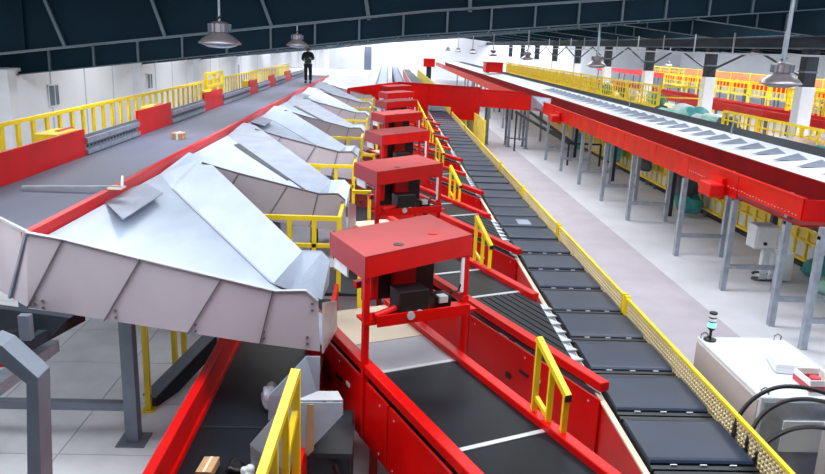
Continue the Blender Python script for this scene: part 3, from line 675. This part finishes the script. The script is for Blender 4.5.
# ---- white sorter deck beyond the trough
dk = thing('chute_sorter', (9.6, 50, 0), 'white elevated sorter deck with a row of grey triangular flaps', 'sorter')
part('deck', MB().plate([V(8.6, 10, 2.51), V(10.25, 10, 2.62), V(10.25, 112, 2.62), V(8.6, 112, 2.51)], .08), DECKW, dk)
fm = MB().add([(-.5, -.22, 0), (.34, .24, 0), (.4, -.24, 0), (.34, .22, .12)], [(0,2,1),(0,1,3),(1,2,3),(2,0,3)]).mesh('flap'); fm.materials.append(SHEETG)
for k in range(34):
    y = 10.9 + k*.98
    inst('flap', fm, V(9.35, y, 2.565) - dk.location, dk)
part('belt', MB().plate([V(10.25, 10, 2.63), V(11.05, 10, 2.67), V(11.05, 112, 2.67), V(10.25, 112, 2.63)], .25), STEELD, dk)
part('side_skirt', MB().box(8.9, 8.94, 10, 112, 1.9, 2.44), STEEL, dk)
for k in range(12):
    for x in (8.8, 10.8): part('leg', MB().box(x-.06, x+.06, 9.9+k*6, 10.02+k*6, 0, 2.4), STEELD, dk)
for k in range(3):
    y = (11.1, 21.5, 31)[k]
    part('sensor_post', MB().bar((10.15, y, 2.6), (10.15, y, 3.0), .03), GALV, dk)
# ---- yellow-framed cage panels standing on the floor under it
FX = 9.95
for i in range(8):
    y0, y1 = 9.0 + i*4.5, 9.0 + (i+1)*4.5 - .06
    r = thing('cage_fence', (FX, (y0+y1)/2, 0), 'low yellow-framed cage panel with grey infills on floor, %s' % (ORD[i] if i < 6 else ('seventh nearest','farthest')[i-6]), 'fence', 'yellow cage panels under the sorter deck')
    part('bottom_rail', MB().box(FX-.03, FX+.03, y0, y1, .2, .27), YEL, r); part('top_rail', MB().box(FX-.03, FX+.03, y0, y1, .92, .99), YEL, r)
    part('middle_rail', MB().box(FX-.02, FX+.02, y0, y1, .66, .7), YEL, r)
    part('back_sheet', MB().box(FX+.03, FX+.04, y0, y1, .27, .92), YELP, r)
    n = 9; w = (y1-y0)/n
    for q in range(n+1): part('upright', MB().box(FX-.025, FX+.025, y0+q*w-.03 if q else y0, y0+q*w+.03 if q < n else y1, .27, .92), YEL, r)
    for q in range(n): part('infill', MB().box(FX+.015, FX+.028, y0+q*w+.07, y0+(q+1)*w-.07, .29, .62), CAB, r)
    for yy in (y0+.4, y1-.4): part('foot', MB().box(FX-.04, FX+.04, yy-.04, yy+.04, 0, .2), STEEL, r)
solid('floor_shade', MB().box(FX+.1, 13.2, 8, 46, 0, .06), STEELD, 'dark strip painting the floor shade behind the yellow cage panels', 'floor_shade')  # dark slab that paints the shade on the floor under the sorter deck
# ---- electrical box on its stand beside the legs
p = atz(757, 284, 0)
eb = thing('control_box', p, 'pale grey control box on a thin pedestal beside the trough legs', 'control box')
b0 = p + V(.25, .25, 0)
part('pedestal', MB().box(b0.x-.12, b0.x+.12, b0.y-.06, b0.y+.06, 0, .8), CAB, eb)
part('case', MB().box(b0.x-.42, b0.x+.08, b0.y-.2, b0.y+.2, .78, 1.3), CAB, eb, .02)
part('door', MB().box(b0.x-.38, b0.x+.04, b0.y-.22, b0.y-.2, .82, 1.26), WHITE, eb)
part('knob', MB().tube((b0.x-.2, b0.y-.22, .91), (b0.x-.2, b0.y-.25, .91), .04, 10), STEELD, eb)
part('cable_coil', MB().path([b0 + V(.25*math.cos(t)-.1, .2*math.sin(t)-.2, .04+.02*t) for t in [i*.5 for i in range(20)]], .025), BLACK, eb)
part('rear_case', MB().box(b0.x+.05, b0.x+.55, b0.y-.15, b0.y+.2, .05, .7), CAB, eb, .02)
# ================================================================== SACKS
def sack(p, size, m, label, grp=None, seed=0, tie=True, sq=.9, cat='sack'):
    rnd = random.Random(seed); p = Vector(p)
    bm = bmesh.new(); bmesh.ops.create_icosphere(bm, subdivisions=3, radius=1)
    ph = [rnd.uniform(0, 6.28) for _ in range(6)]
    for v in bm.verts:
        c = v.co.copy()
        d = 1 + .12*math.sin(c.x*3+ph[0]) + .10*math.sin(c.y*4+ph[1]+c.z*2) + .07*math.sin(c.z*7+ph[2]+c.x*5)+.05*math.sin(c.y*11+ph[3])
        z = max(c.z, -.72)
        v.co = Vector((c.x*size[0]*d, c.y*size[1]*d, (z+.72)*size[2]/1.72*(d if z > -.7 else 1)))
    me = bpy.data.meshes.new('sack'); bm.to_mesh(me); bm.free()
    for q in me.polygons: q.use_smooth = True
    me.materials.append(m)
    r = thing('sack', p, label, cat, grp)
    o = bpy.data.objects.new('bag_body', me); COL.objects.link(o); o.parent = r
    if tie:
        nk = MB().lathe(p+V(0,0,size[2]*.93), [(size[0]*.3,0),(size[0]*.12,size[2]*.1),(size[0]*.22,size[2]*.24),(size[0]*.16,size[2]*.27)], 9); nk.smooth = True
        part('tied_neck', nk, m, r)
    return r
sack(atz(575, 150, 0)+V(.5,.6,0), (.5,.55,.75), TEALB, 'teal sack standing on the floor beneath the red bridge end', seed=1)
sack(atz(563, 140, 0)+V(.5,1.2,0), (.4,.5,.6), DARKB, 'dark sack on the floor beneath the red bridge end', seed=2)
def hang(px, py, Y, size, m, lab, sd): 
    q = atx(px, py, FX-.25-size[0]); q.z = max(q.z, 0.02); sack(q, size, m, lab, seed=sd)
hang(612, 160, 0, (.3,.8,1.0), TEALB, 'blue-grey teal sack slumped against the cage panels behind trough legs', 3)
hang(644, 170, 0, (.25,.55,.6), DARKB, 'dark sack pressed against the cage panels under the trough', 4)
hang(683, 202, 0, (.3,.65,1.2), DARKB, 'tall dark sack leaning on the yellow cage panels', 5)
hang(687, 212, 0, (.35,.45,.6), TEALB, 'small teal sack at the foot of the tall dark sack', 6)
q = atz(806, 278, 0); sack(q+V(.3,0,0), (.4,.4,.45), TEALB, 'teal plastic sack on the floor at the right edge', seed=8, tie=False)
q = atz(812, 292, 0); sack(q+V(.35,-.1,0), (.35,.35,.35), GREENB, 'pale green plastic sack on the floor at the right edge', seed=9, tie=False)
# ================================================================== BACKGROUND RIGHT: cages, belts, sacks
def cage(name, x, y0, y1, z0, z1, label, m=YEL, dens=.45, rows=3, y_slope=0.0, cat='railing'):
    r = thing(name, (x, (y0+y1)/2, 0), label, cat)
    n = max(2, int((y1-y0)/2.4))
    for q in range(n+1):
        yy = y0 + (y1-y0)*q/n; zs_ = y_slope*(yy-y0)
        part('post', MB().bar((x, yy, 0 if q % 2 == 0 else z0), (x, yy, z1+zs_), .09), m, r)
    part('top_rail', MB().bar((x, y0, z1), (x, y1, z1+y_slope*(y1-y0)), .08), m, r)
    part('bottom_rail', MB().bar((x, y0, z0), (x, y1, z0+y_slope*(y1-y0)), .09), m, r)
    g_ = MB(); k = int((y1-y0)/dens)
    for q in range(k): 
        yy = y0 + (q+.5)*dens; zs_ = y_slope*(yy-y0); g_.bar((x, yy, z0+zs_), (x, yy, z1+zs_), .045)
    for q in range(1, rows): 
        zz = z0+(z1-z0)*q/rows; g_.bar((x, y0, zz), (x, y1, zz+y_slope*(y1-y0)), .045)
    part('bars', g_, m, r, kind='stuff')
    return r
c1 = cage('cage_railing', 12.9, 35.2, 82, 2.35, 3.35, 'long yellow barred railing on the raised walkway beyond the white deck')
part('walkway_deck', MB().box(12.85, 15.0, 35.2, 82, 2.22, 2.32), YELP, c1)
part('end_rail', MB().bar((12.9, 35.2, 3.35), (14.9, 35.2, 3.35), .08), YEL, c1); part('end_rail', MB().bar((12.9, 35.2, 2.85), (14.9, 35.2, 2.85), .06), YEL, c1)
part('mesh_sheet', MB().box(12.94, 12.95, 46, 82, 2.35, 3.2), YELP, c1)
rnd = random.Random(3)
mm = [TEALB, GREENB, WHB, DARKB, BLACK, PINKB, BEIGEB]
cn = {TEALB:'teal', GREENB:'pale green', WHB:'white', DARKB:'dark grey', BLACK:'black', PINKB:'pink', BEIGEB:'beige'}
def sort_belt(name, x0, x1, y0, y1, z, label, m=RED, h=.5):
    r = thing(name, ((x0+x1)/2, (y0+y1)/2, 0), label, 'conveyor')
    n = max(2, int((y1-y0)/5)); w = (y1-y0)/n
    for q in range(n): part('side_panel', MB().box(x0-.03, x0+.03, y0+q*w+.02, y0+(q+1)*w-.02, z-.15, z+h-.15), m, r)
    part('far_panel', MB().box(x1-.03, x1+.03, y0, y1, z-.15, z+h-.15), m, r)
    part('belt', MB().box(x0, x1, y0, y1, z-.1, z), BELTG, r)
    for q in range(n+1):
        for x in (x0+.1, x1-.1): part('leg', MB().bar((x, y0+.1+q*(w-.05), 0), (x, y0+.1+q*(w-.05), z-.1), .1), STEEL, r)
    return r
sort_belt('sorting_belt', 16.6, 17.8, 22, 58, 2.35, 'red-sided sorting belt running just behind the white columns', RED, .4)
sort_belt('sorting_belt', 19.6, 20.8, 20, 70, 2.1, 'second red-sided sorting belt farther behind the white columns', RED, .36)
sort_belt('sorting_belt', 25, 26.2, 24, 90, 2.9, 'red and orange sorting belt near the right-hand wall', RED, .36)
sort_belt('sorting_belt', 30, 31.2, 24, 90, 2.8, 'farthest red sorting belt along the right-hand wall', RED, .36)
og = thing('orange_mesh_rail', (24.6, 50, 0), 'orange mesh railing above the belt near the right wall', 'railing')
part('mesh_panel', MB().box(24.58, 24.62, 36, 62, 3.3, 3.75), ORANGE, og)
for k in range(10): part('post', MB().bar((24.6, 36+k*2.9, 0), (24.6, 36+k*2.9, 3.8), .08), YEL, og)
cage('stair_railing', 17.9, 24.2, 33, 2.5, 3.55, 'yellow barred stair railing between the right-hand columns', YEL, .4, 3)
cage('stair_railing', 17.4, 21.5, 24.2, 1.3, 2.5, 'yellow descending stair railing at the near end behind the lamp', YEL, .4, 3, .4)
cage('platform_railing', 22.2, 26, 60, 2.6, 3.3, 'yellow railing on the far platform behind the second sorting belt', YEL, .5, 2)
cage('platform_railing', 28.2, 30, 80, 3.0, 3.6, 'farthest yellow railing in front of the right-hand wall', YEL, .6, 2)
cage('low_railing', 12.6, 16.8, 27.5, 2.25, 2.85, 'low yellow barred railing just beyond the white sorter deck', YEL, .42, 2)
sh = thing('sorting_table', (13.6, 26, 0), 'long grey sorting table heaped with sacks beyond the sorter deck', 'table')
part('top', MB().box(11.6, 15.0, 14, 34.9, 1.75, 1.85), STEELD, sh)
for k in range(8):
    for x in (11.7, 14.9): part('leg', MB().box(x-.05, x+.05, 14.2+k*2.9, 14.3+k*2.9, 0, 1.75), STEEL, sh)
where = ['at its near end', 'at its middle', 'at its far end']
used = {}
def heap(px, py, zb, size, m, lab, sd): 
    q = atz(px, py, zb); sack(q, size, m, lab, 'sacks heaped on the sorting table', seed=sd, tie=False)
HP = [(655,117,.55,DARKB,'dark grey sack at the far end of the heap, under the walkway railing'),(664,119,.5,GREENB,'pale green sack at the far end of the heap'),(673,117,.6,WHB,'white sack second from the far end of the heap'),
      (681,120,.55,GREENB,'pale green sack in the middle of the heap'),(688,117,.5,BLACK,'black sack in the middle of the heap'),(696,121,.55,TEALB,'teal sack right of the black one on the heap'),
      (705,123,.5,WHB,'white sack near the base of the second column'),(714,127,.5,GREENB,'pale green sack right of the second column'),(724,129,.5,DARKB,'dark grey sack right of the second column'),
      (748,141,.42,PINKB,'pink sack lying by the low yellow railing'),(760,144,.35,PINKB,'smaller pink sack beside the other pink one')]
for i, (px, py, s_, m, lab) in enumerate(HP): heap(px, py+6, 1.86, (s_*1.2, s_*1.2, s_*1.3), m, lab, 20+i)
for i, (px, py, s_, m, lab) in enumerate([(800,158,.5,BEIGEB,'large beige sack in front of the nearest white column'),(782,152,.4,WHB,'white sack left of the large beige sack'),(815,154,.45,BEIGEB,'beige sack at the right edge above the dark belt'),(824,162,.4,TEALB,'teal sack at the right edge beside beige sacks'),(806,146,.4,CARD,'brown flattened sack at the foot of the nearest column')]):
    heap(px, py+8, 1.86, (s_*1.1, s_*1.3, s_*1.5), m, lab, 50+i)
# parcels on the far belts
for i in range(14):
    y = 38 + i*1.6
    m = mm[i % 5]; nm = cn[m]
    q = V(13.9 + .4*math.sin(i*2.1), y, 2.33)
    sack(q, (.4,.5,.55), m, '%s sack behind the walkway railing, %s from its near end' % (nm, ('first second third fourth fifth sixth seventh eighth ninth tenth eleventh twelfth thirteenth fourteenth'.split())[i]), 'sacks behind the walkway railing', seed=80+i, tie=False)
# ---- far middle: lines beyond the bridge
for i, (x0, x1, m, lab) in enumerate(((-.9, .1, SHEET, 'pale far conveyor line left of the sorter beyond the bridge'), (.7, 1.5, SHEETG, 'grey far conveyor line beside the sorter beyond the bridge'))):
    r = thing('far_conveyor', ((x0+x1)/2, 75, 0), lab, 'conveyor')
    part('belt', MB().box(x0+.1, x1-.1, 44, 110, 1.5, 1.62), m, r)
    part('side_rail', MB().box(x0, x0+.1, 44, 110, 1.45, 1.72), STEEL, r); part('side_rail', MB().box(x1-.1, x1, 44, 110, 1.45, 1.72), STEEL, r)
    for k in range(12):
        part('leg', MB().bar((x0+.05, 45+k*5.8, 0), (x0+.05, 45+k*5.8, 1.45), .1), STEEL, r)
r = thing('far_fence', (4.2, 70, 0), 'yellow fence along the sorter beyond the red bridge', 'fence')
part('panel', MB().box(4.18, 4.22, 42.5, 105, .3, 1.6), YELP, r)
for k in range(16): part('post', MB().bar((4.2, 42.5+k*4, 0), (4.2, 42.5+k*4, 1.65), .1), YEL, r)
fb = thing('far_red_hopper', (9.8, 72, 0), 'small red hopper box far away on the white deck', 'hopper')
part('box', MB().box(8.6, 10.1, 66, 68, 2.75, 3.55), RED, fb); part('rim', MB().box(8.5, 10.2, 65.9, 68.1, 3.55, 3.6), RED_SHEEN, fb); part('foot_rail', MB().box(8.7, 8.9, 66, 68, 2.68, 2.75), STEELD, fb); part('foot_rail', MB().box(9.8, 10.0, 66, 68, 2.68, 2.75), STEELD, fb)
fr2 = thing('far_red_tower', (3.6, 100, 0), 'small red box tower at the far end of the sorter', 'tower')
part('box', MB().box(4.6, 6.0, 96, 97.5, 2.2, 3.2), RED, fr2); part('leg', MB().box(5.0, 5.6, 96.4, 97, 0, 2.2), STEELD, fr2)
fw2 = thing('far_platform', (-4, 60, 0), 'low white platform wall at the far left end of the hall', 'platform')
part('front', MB().box(-8.5, -1.2, 50, 50.3, 0, 2.6), WALLM, fw2); part('top', MB().box(-8.5, -1.2, 50, 62, 2.6, 2.7), COLW, fw2)
d_ = solid('door_1', MB().box(-3.6, -2.5, YF-.06, YF, 0, 4.3), GLASS, kind='structure')
# ================================================================== LAMPS
def make_lamp(p, label):
    r = thing('high_bay_lamp', p, label, 'lamp', 'high bay lamps')
    p = Vector(p)
    sh_ = MB().lathe(p, [(.26,0),(.265,.012),(.22,.06),(.15,.11),(.1,.135),(.1,.15)], 24); sh_.smooth = True
    part('shade', sh_, LAMPM, r)
    gl = MB().lathe(p, [(.02,-.05),(.13,-.045),(.2,-.02),(.24,.0),(.24,.005)], 20); gl.smooth = True
    part('lens', gl, LAMPG, r)
    gb = part('gear_box', MB().lathe(p+V(0,0,.145), [(.12,0),(.12,.1),(.09,.12),(.05,.13)], 14), LAMPM, r)
    for q in range(10):
        a = q*math.pi/5; part('fin', MB().obox(p+V(.125*math.cos(a), .125*math.sin(a), .195), V(math.cos(a), math.sin(a), 0)*.02, V(-math.sin(a), math.cos(a), 0)*.008, V(0,0,.05)), STEEL, gb)
    zt = roof_z(p.x)+1.4
    part('rod', MB().tube(p+V(0,0,.27), V(p.x, p.y, zt), .016 if p.x < 0 else .028, 8), GALV, r)
    part('hook', MB().tube(p+V(-.03,0,.3), p+V(.03,0,.34), .02, 8), STEELD, r)
LN = ['nearest', 'second', 'third', 'fourth', 'fifth', 'sixth', 'seventh']
for i, y in enumerate((9.7, 19.0, 28.5, 38.5, 50, 62, 75)):
    q = aty(220, 44, 9.7) if i == 0 else V(-2.16, y if i != 1 else 18.3, 4.68)
    make_lamp(q, '%s hanging aluminium lamp of the left row, counted from the front' % LN[i])
for i, y in enumerate((9.7, 19.3, 29, 38.6, 48, 58, 68)):
    q = aty(780, 84, 9.7) if i == 0 else V(5.35, y, 4.45)
    make_lamp(q, '%s hanging aluminium lamp of the right row, counted from the front' % LN[i])
make_lamp(V(18.7, 50, 4.1), 'small hanging lamp far right between the white columns')
# ================================================================== FOREGROUND RIGHT: cabinet, tower light, hoses
cx0, cx1, cy0, cy1, cz1 = 3.72, 4.75, 6.45, 8.0, 1.62
cb = thing('cabinet', (4.2, 7.2, 0), 'pale grey electrical cabinet beside the yellow mesh guard', 'cabinet')
part('case', MB().box(cx0, cx1, cy0, cy1, 0, cz1), CAB, cb, .015)
part('side_panel', MB().box(cx0-.012, cx0, cy0+.04, cy1-.04, .1, cz1-.05), CABP, cb)
part('front_panel', MB().box(cx0+.04, cx1-.04, cy0-.012, cy0, .1, cz1-.05), GALV, cb)
part('screen_frame', MB().box(cx0+.25, cx1-.2, cy0-.03, cy0-.012, 1.05, 1.38), CAB, cb)
for (x, y) in ((cx0+.06, cy1-.06), (cx1-.1, cy1-.06), (cx0+.06, cy0+.06)):
    part('lifting_eye', MB().path([V(x-.04, y, cz1), V(x-.04, y, cz1+.05), V(x, y, cz1+.075), V(x+.04, y, cz1+.05), V(x+.04, y, cz1)], .009), STEEL, cb)
cb2 = thing('junction_cabinet', (4.5, 5.9, 0), 'pinkish grey junction cabinet at the lower right corner', 'cabinet')
part('case', MB().box(4.28, 5.1, 5.4, 6.3, 0, 1.45), CABP, cb2, .015); part('door', MB().box(4.32, 5.06, 5.385, 5.4, .1, 1.4), CABP, cb2)
part('yellow_edge', MB().box(3.95, 4.27, 5.55, 5.62, 0, 1.25), YEL, cb2); part('latch', MB().box(4.4, 4.46, 5.36, 5.385, .8, .95), BLACK, cb2)
p = V(3.82, cy1-.12, cz1)
tl = thing('signal_tower', p, 'signal tower lamp with glowing cyan tier on the cabinet', 'signal lamp')
part('base', MB().lathe(p, [(.07,0),(.07,.02),(.03,.03)], 16), BLACK, tl)
part('stem', MB().tube(p+V(0,0,.03), p+V(0,0,.14), .016, 10), BLACK, tl)
part('neck', MB().lathe(p, [(.02,.12),(.045,.15),(.045,.165)], 16), BLACK, tl)
for i, (z0, z1, m) in enumerate(((.165,.225,GLOWT),(.225,.24,BLACK),(.24,.275,WHITE),(.275,.29,BLACK),(.29,.325,WHITE),(.325,.345,BLACK))):
    part('tier' if m is not BLACK else 'ring', MB().lathe(p, [(.045,z0),(.045,z1)], 16), m, tl)
q = atz(785, 367, cz1)
wb = thing('white_carton', q, 'flat white carton lying on top of the grey cabinet', 'box')
part('carton', MB().obox(V(q.x, q.y, cz1+.06), V(.15,-.03,0), V(.05,.2,0), V(0,0,.055)), WHITE, wb, .012)
part('lid_seam', MB().obox(V(q.x, q.y, cz1+.075), V(.152,-.03,0), V(.05,.202,0), V(0,0,.004)), CAB, wb)
q = V(4.9, 6.72, cz1)
o_ = atz(813, 389, cz1)
rb = thing('open_carton', o_, 'small open red and white carton on the cabinet at right edge', 'box')
part('base', MB().box(o_.x-.13, o_.x+.13, o_.y-.15, o_.y+.15, cz1, cz1+.01), CARD, rb)
for (dx, dy, sx, sy) in ((-.13, 0, .006, .15), (.13, 0, .006, .15), (0, -.15, .13, .006), (0, .15, .13, .006)):
    w_ = part('side', MB().box(o_.x+dx-sx, o_.x+dx+sx, o_.y+dy-sy, o_.y+dy+sy, cz1, cz1+.16), WHITE, rb)
    if sx > .1 or dx < 0:
        part('print_band', MB().box(o_.x+dx-sx-.002, o_.x+dx+sx+.002, o_.y+dy-sy-.002, o_.y+dy+sy+.002, cz1+.04, cz1+.1), PRINT, w_)
solid('red_ball', MB().lathe(o_+V(0,.0,.012), [(.01,0),(.05,.02),(.07,.07),(.05,.12),(.01,.14)], 12), PRINT, 'round red thing sitting inside the open carton', 'ball')
HX = (3.285, 3.29, 3.33, 3.46, 3.66, 3.9, 4.15, 4.4)
for pp, lab in ((((731,452),(733,440),(737,420),(752,400),(775,388),(800,387),(825,393),(850,404)), 'outermost black hose arching over the mesh guard'),
                (((742,466),(744,455),(749,437),(762,415),(783,402),(805,399),(825,402),(850,408)), 'middle black hose arching over the mesh guard'),
                (((751,480),(752,468),(758,452),(770,440),(790,430),(808,427),(825,428),(850,432)), 'lowest black hose arching over the mesh guard')):
    K = [atx(*q, HX[n_]) for n_, q in enumerate(pp)]; pts = []
    for n_ in range(len(K)-1):
        p0, p1, p2_, p3_ = K[max(n_-1, 0)], K[n_], K[n_+1], K[min(n_+2, len(K)-1)]
        for q in range(5):
            t = q/5; pts.append(.5*((2*p1) + (p2_-p0)*t + (2*p0-5*p1+4*p2_-p3_)*t*t + (3*p1-p0-3*p2_+p3_)*t**3))
    h_ = MB().path(pts + [K[-1]], .02, 10); h_.smooth = True
    solid('hose', h_, RUB, lab, 'hose', 'black hoses over the guard')
# ================================================================== FOREGROUND LEFT
# bent grey post
gp = thing('bent_post', (-2.9, 4.6, 0), 'grey box-section post with a bent top at the lower left', 'post')
Yp = 5.0
def g2(x, y): return aty(x, y, Yp)
c0 = [g2(-14,354), g2(8,344), g2(38,386), g2(48,480)]
out = MB().plate([g2(2,346), g2(38,378), g2(41,474), g2(43,560), g2(30,560), g2(27,474), g2(26,384), g2(-12,354), g2(-12,340)], .2, V(0,-1,0))
part('post', out, STEEL, gp, .006)
part('foot', MB().box(g2(36,474).x-.2, g2(36,474).x+.2, Yp-.1, Yp+.44, 0, .04), STEEL, gp)
part('lower_post', MB().box(g2(29,540).x, g2(42,540).x, Yp, Yp+.2, .02, g2(36,552).z), STEEL, gp)
# clutter of dark frame behind it
dr = thing('roller_drive', (-3.9, 6.5, 0), 'dark steel drive frame with rollers under the left conveyor end', 'machine')
part('head_block', MB().plate([aty(-5,338,7.0), aty(22,336,7.0), aty(30,346,7.0), aty(46,342,7.0), aty(58,328,7.0), aty(70,318,7.0), aty(-5,308,7.0)], .1, V(0,-1,0)), STEELD, dr)
part('stringer', MB().bar(aty(-20,398,6.2), aty(52,345,7.3), .16, .12), GALV, dr)
part('stringer', MB().bar(aty(-20,368,6.2), aty(80,315,7.6), .12, .12), STEELD, dr)
part('roller', MB().tube(aty(-5,345,6.4), aty(30,335,7.0), .1, 12), BLACK, dr)
part('bracket', MB().obox(aty(26,327,6.5), (.05,0,0), (0,.04,0), (0,0,.12)), STEEL, dr)
part('red_tag', MB().obox(aty(3,364,6.0), (.04,0,0), (0,.02,0), (0,0,.02)), RED, dr)
for q in (-4.6,): part('leg', MB().box(q-.06, q+.06, 7.6, 7.72, 0, 2.0), STEEL, dr)
# cross beam between chute legs
solid('cross_beam', MB().box(-6.2, -3.03, 8.17, 8.27, .42, .52), STEEL, 'low grey steel beam running left from the chute leg', 'beam')
# sloping channel and yellow poles behind
sc = thing('sloping_channel', (-2.7, 10, 0), 'sloping dark grey steel channel behind the chute legs', 'channel')
a = atz(152, 404, .05); b = aty(222, 332, a.y+1.6)
part('channel', MB().bar(a, b, .12, .3), STEELD, sc); part('flange', MB().bar(a+V(0,-.1,.16), b+V(0,-.1,.16), .2, .02), STEEL, sc); part('support_post', MB().bar(b+V(.0,.1,0), V(b.x, b.y+.1, 0), .14), STEEL, sc)
for i, (px, py) in enumerate(((149, 410), (176, 378), (185, 366))):
    a = atz(px, py, .012)
    yp = thing('yellow_pole', a, ('nearest','middle','farthest')[i] + ' thin yellow post behind the chute leg', 'post', 'yellow posts under the chutes')
    part('pole', MB().bar(a, a+V(0,0,1.5), .07), YEL, yp); part('foot_plate', MB().box(a.x-.08, a.x+.08, a.y-.08, a.y+.08, .012, .025), YEL, yp)
    part('knee', MB().bar(a+V(0,0,1.2), a+V(.28,0,1.5), .05), YEL, yp)
# lower dark belt with red rail
lb = thing('low_belt_conveyor', (-1.4, 8, 0), 'low black belt conveyor with red left rail under the chutes', 'conveyor')
part('belt', MB().box(-1.84, -.72, 4.2, 11.0, .84, .9), BELTB, lb)
part('seam', MB().box(-1.84, -.74, 6.95, 6.99, .9, .906), CARR, lb)
part('red_rail', MB().box(-1.96, -1.86, 4.2, 11.0, .72, 1.24), RED, lb, .01); part('red_rail_lip', MB().box(-1.86, -1.83, 4.2, 11.0, .9, .96), RED, lb)
part('red_rail', MB().box(-.72, -.66, 4.2, 11.0, .72, 1.16), RED, lb)
for y in (5, 8, 10.7): 
    for x in (-1.9, -.72): part('leg', MB().box(x-.05, x+.05, y, y+.1, 0, .84), STEEL, lb)
# folded sheet plates beside it
pt = thing('deflector_plates', (-.6, 6.3, 0.7), 'folded pale sheet-metal deflector beside the low black belt', 'deflector')
def p3(x, y, Y): return aty(x, y, Y)
part('back_plate', MB().plate([p3(269,395,6.6), p3(306,356,6.75), p3(320,356,6.75), p3(319,400,6.75), p3(268,420,6.6)], .012), SHEET, pt)
part('side_plate', MB().plate([p3(250,444,6.1), p3(284,405,6.2), p3(300,400,6.2), p3(290,474,6.1), p3(252,480,6.1)], .012), SHEET, pt)
part('top_flange', MB().plate([p3(296,400,6.2), p3(343,400,6.25), p3(338,391,6.5), p3(318,391,6.5)], .012), ALU, pt)
part('front_plate', MB().plate([p3(296,402,6.19), p3(343,402,6.22), p3(343,414,6.22), p3(296,464,6.15)], .012), SHEET, pt)
part('stiffener', MB().plate([p3(307,404,6.17), p3(314,404,6.17), p3(314,450,6.14), p3(307,456,6.14)], .01), CARD, pt)
part('stand', MB().bar(V(-.62, 6.55, 0), V(-.62, 6.55, 1.3), .08), STEELD, pt)
# dark machine box underneath
mb_ = thing('drive_unit', (-.35, 6.5, 0), 'dark drive unit under the deflector beside the red induction side', 'machine')
part('body', MB().box(-.72, -.25, 6.35, 7.3, 0, .95), STEELD, mb_, .02); part('cover', MB().box(-.74, -.23, 6.33, 6.9, .95, 1.0), CARR, mb_); part('hose', MB().path([V(-.4,6.3,.9), V(-.3,6.2,.7), V(-.28,6.25,.4), V(-.35,6.3,.1)], .03), BLACK, mb_)
# near yellow hand rail
a0, a1 = aty(296, 371, 5.75), aty(262, 474, 4.9)
hr = thing('hand_rail', (a0+a1)/2 + V(0,0,-.9), 'yellow hand rail sloping down at the bottom centre left', 'railing')
a2 = a1 + (a1-a0)*.3
part('top_rail', MB().bar(a0, a2, .075, .06), YEL, hr)
a3 = aty(296, 474, 5.75)
part('post', MB().bar(a0, V(a0.x+.0, a0.y, 0), .07), YEL, hr)
for t in (.35, .68):
    m_ = a0.lerp(a1, t); part('post', MB().bar(m_, V(m_.x+.01, m_.y, .0), .06), YEL, hr)
m_ = a0.lerp(a1, .35)
part('brace', MB().bar(V(m_.x, m_.y, m_.z-.5), V(a0.x, a0.y, a0.z-.35), .05), YEL, hr)
# items on the low belt
q = atz(209, 470, .91)
cp = thing('cardboard_piece', q, 'small piece of brown cardboard at the bottom edge of low belt', 'cardboard')
part('sheet', MB().obox(q+V(0,-.04,.045), (.07,0,0), (.01,.13,0), (0,0,.04)), CARD, cp)
part('tape', MB().obox(q+V(0,-.04,.087), (.012,0,0), (.01,.13,0), (0,0,.002)), CREAM, cp)
q = atz(236, 472, .91)
sack(q, (.09,.1,.1), BLACK, 'small black bag at the bottom edge of the low belt', seed=61, tie=False)
q = atz(243, 472, .91); sack(q+V(.05,-.05,0), (.06,.08,.1), WHB, 'small white bag beside the black bag on the low belt', seed=62, tie=False)
q = atz(272, 404, .91); sack(q, (.1,.22,.22), FILM, 'crumpled translucent plastic bag at the edge of the low belt', seed=63, tie=False)
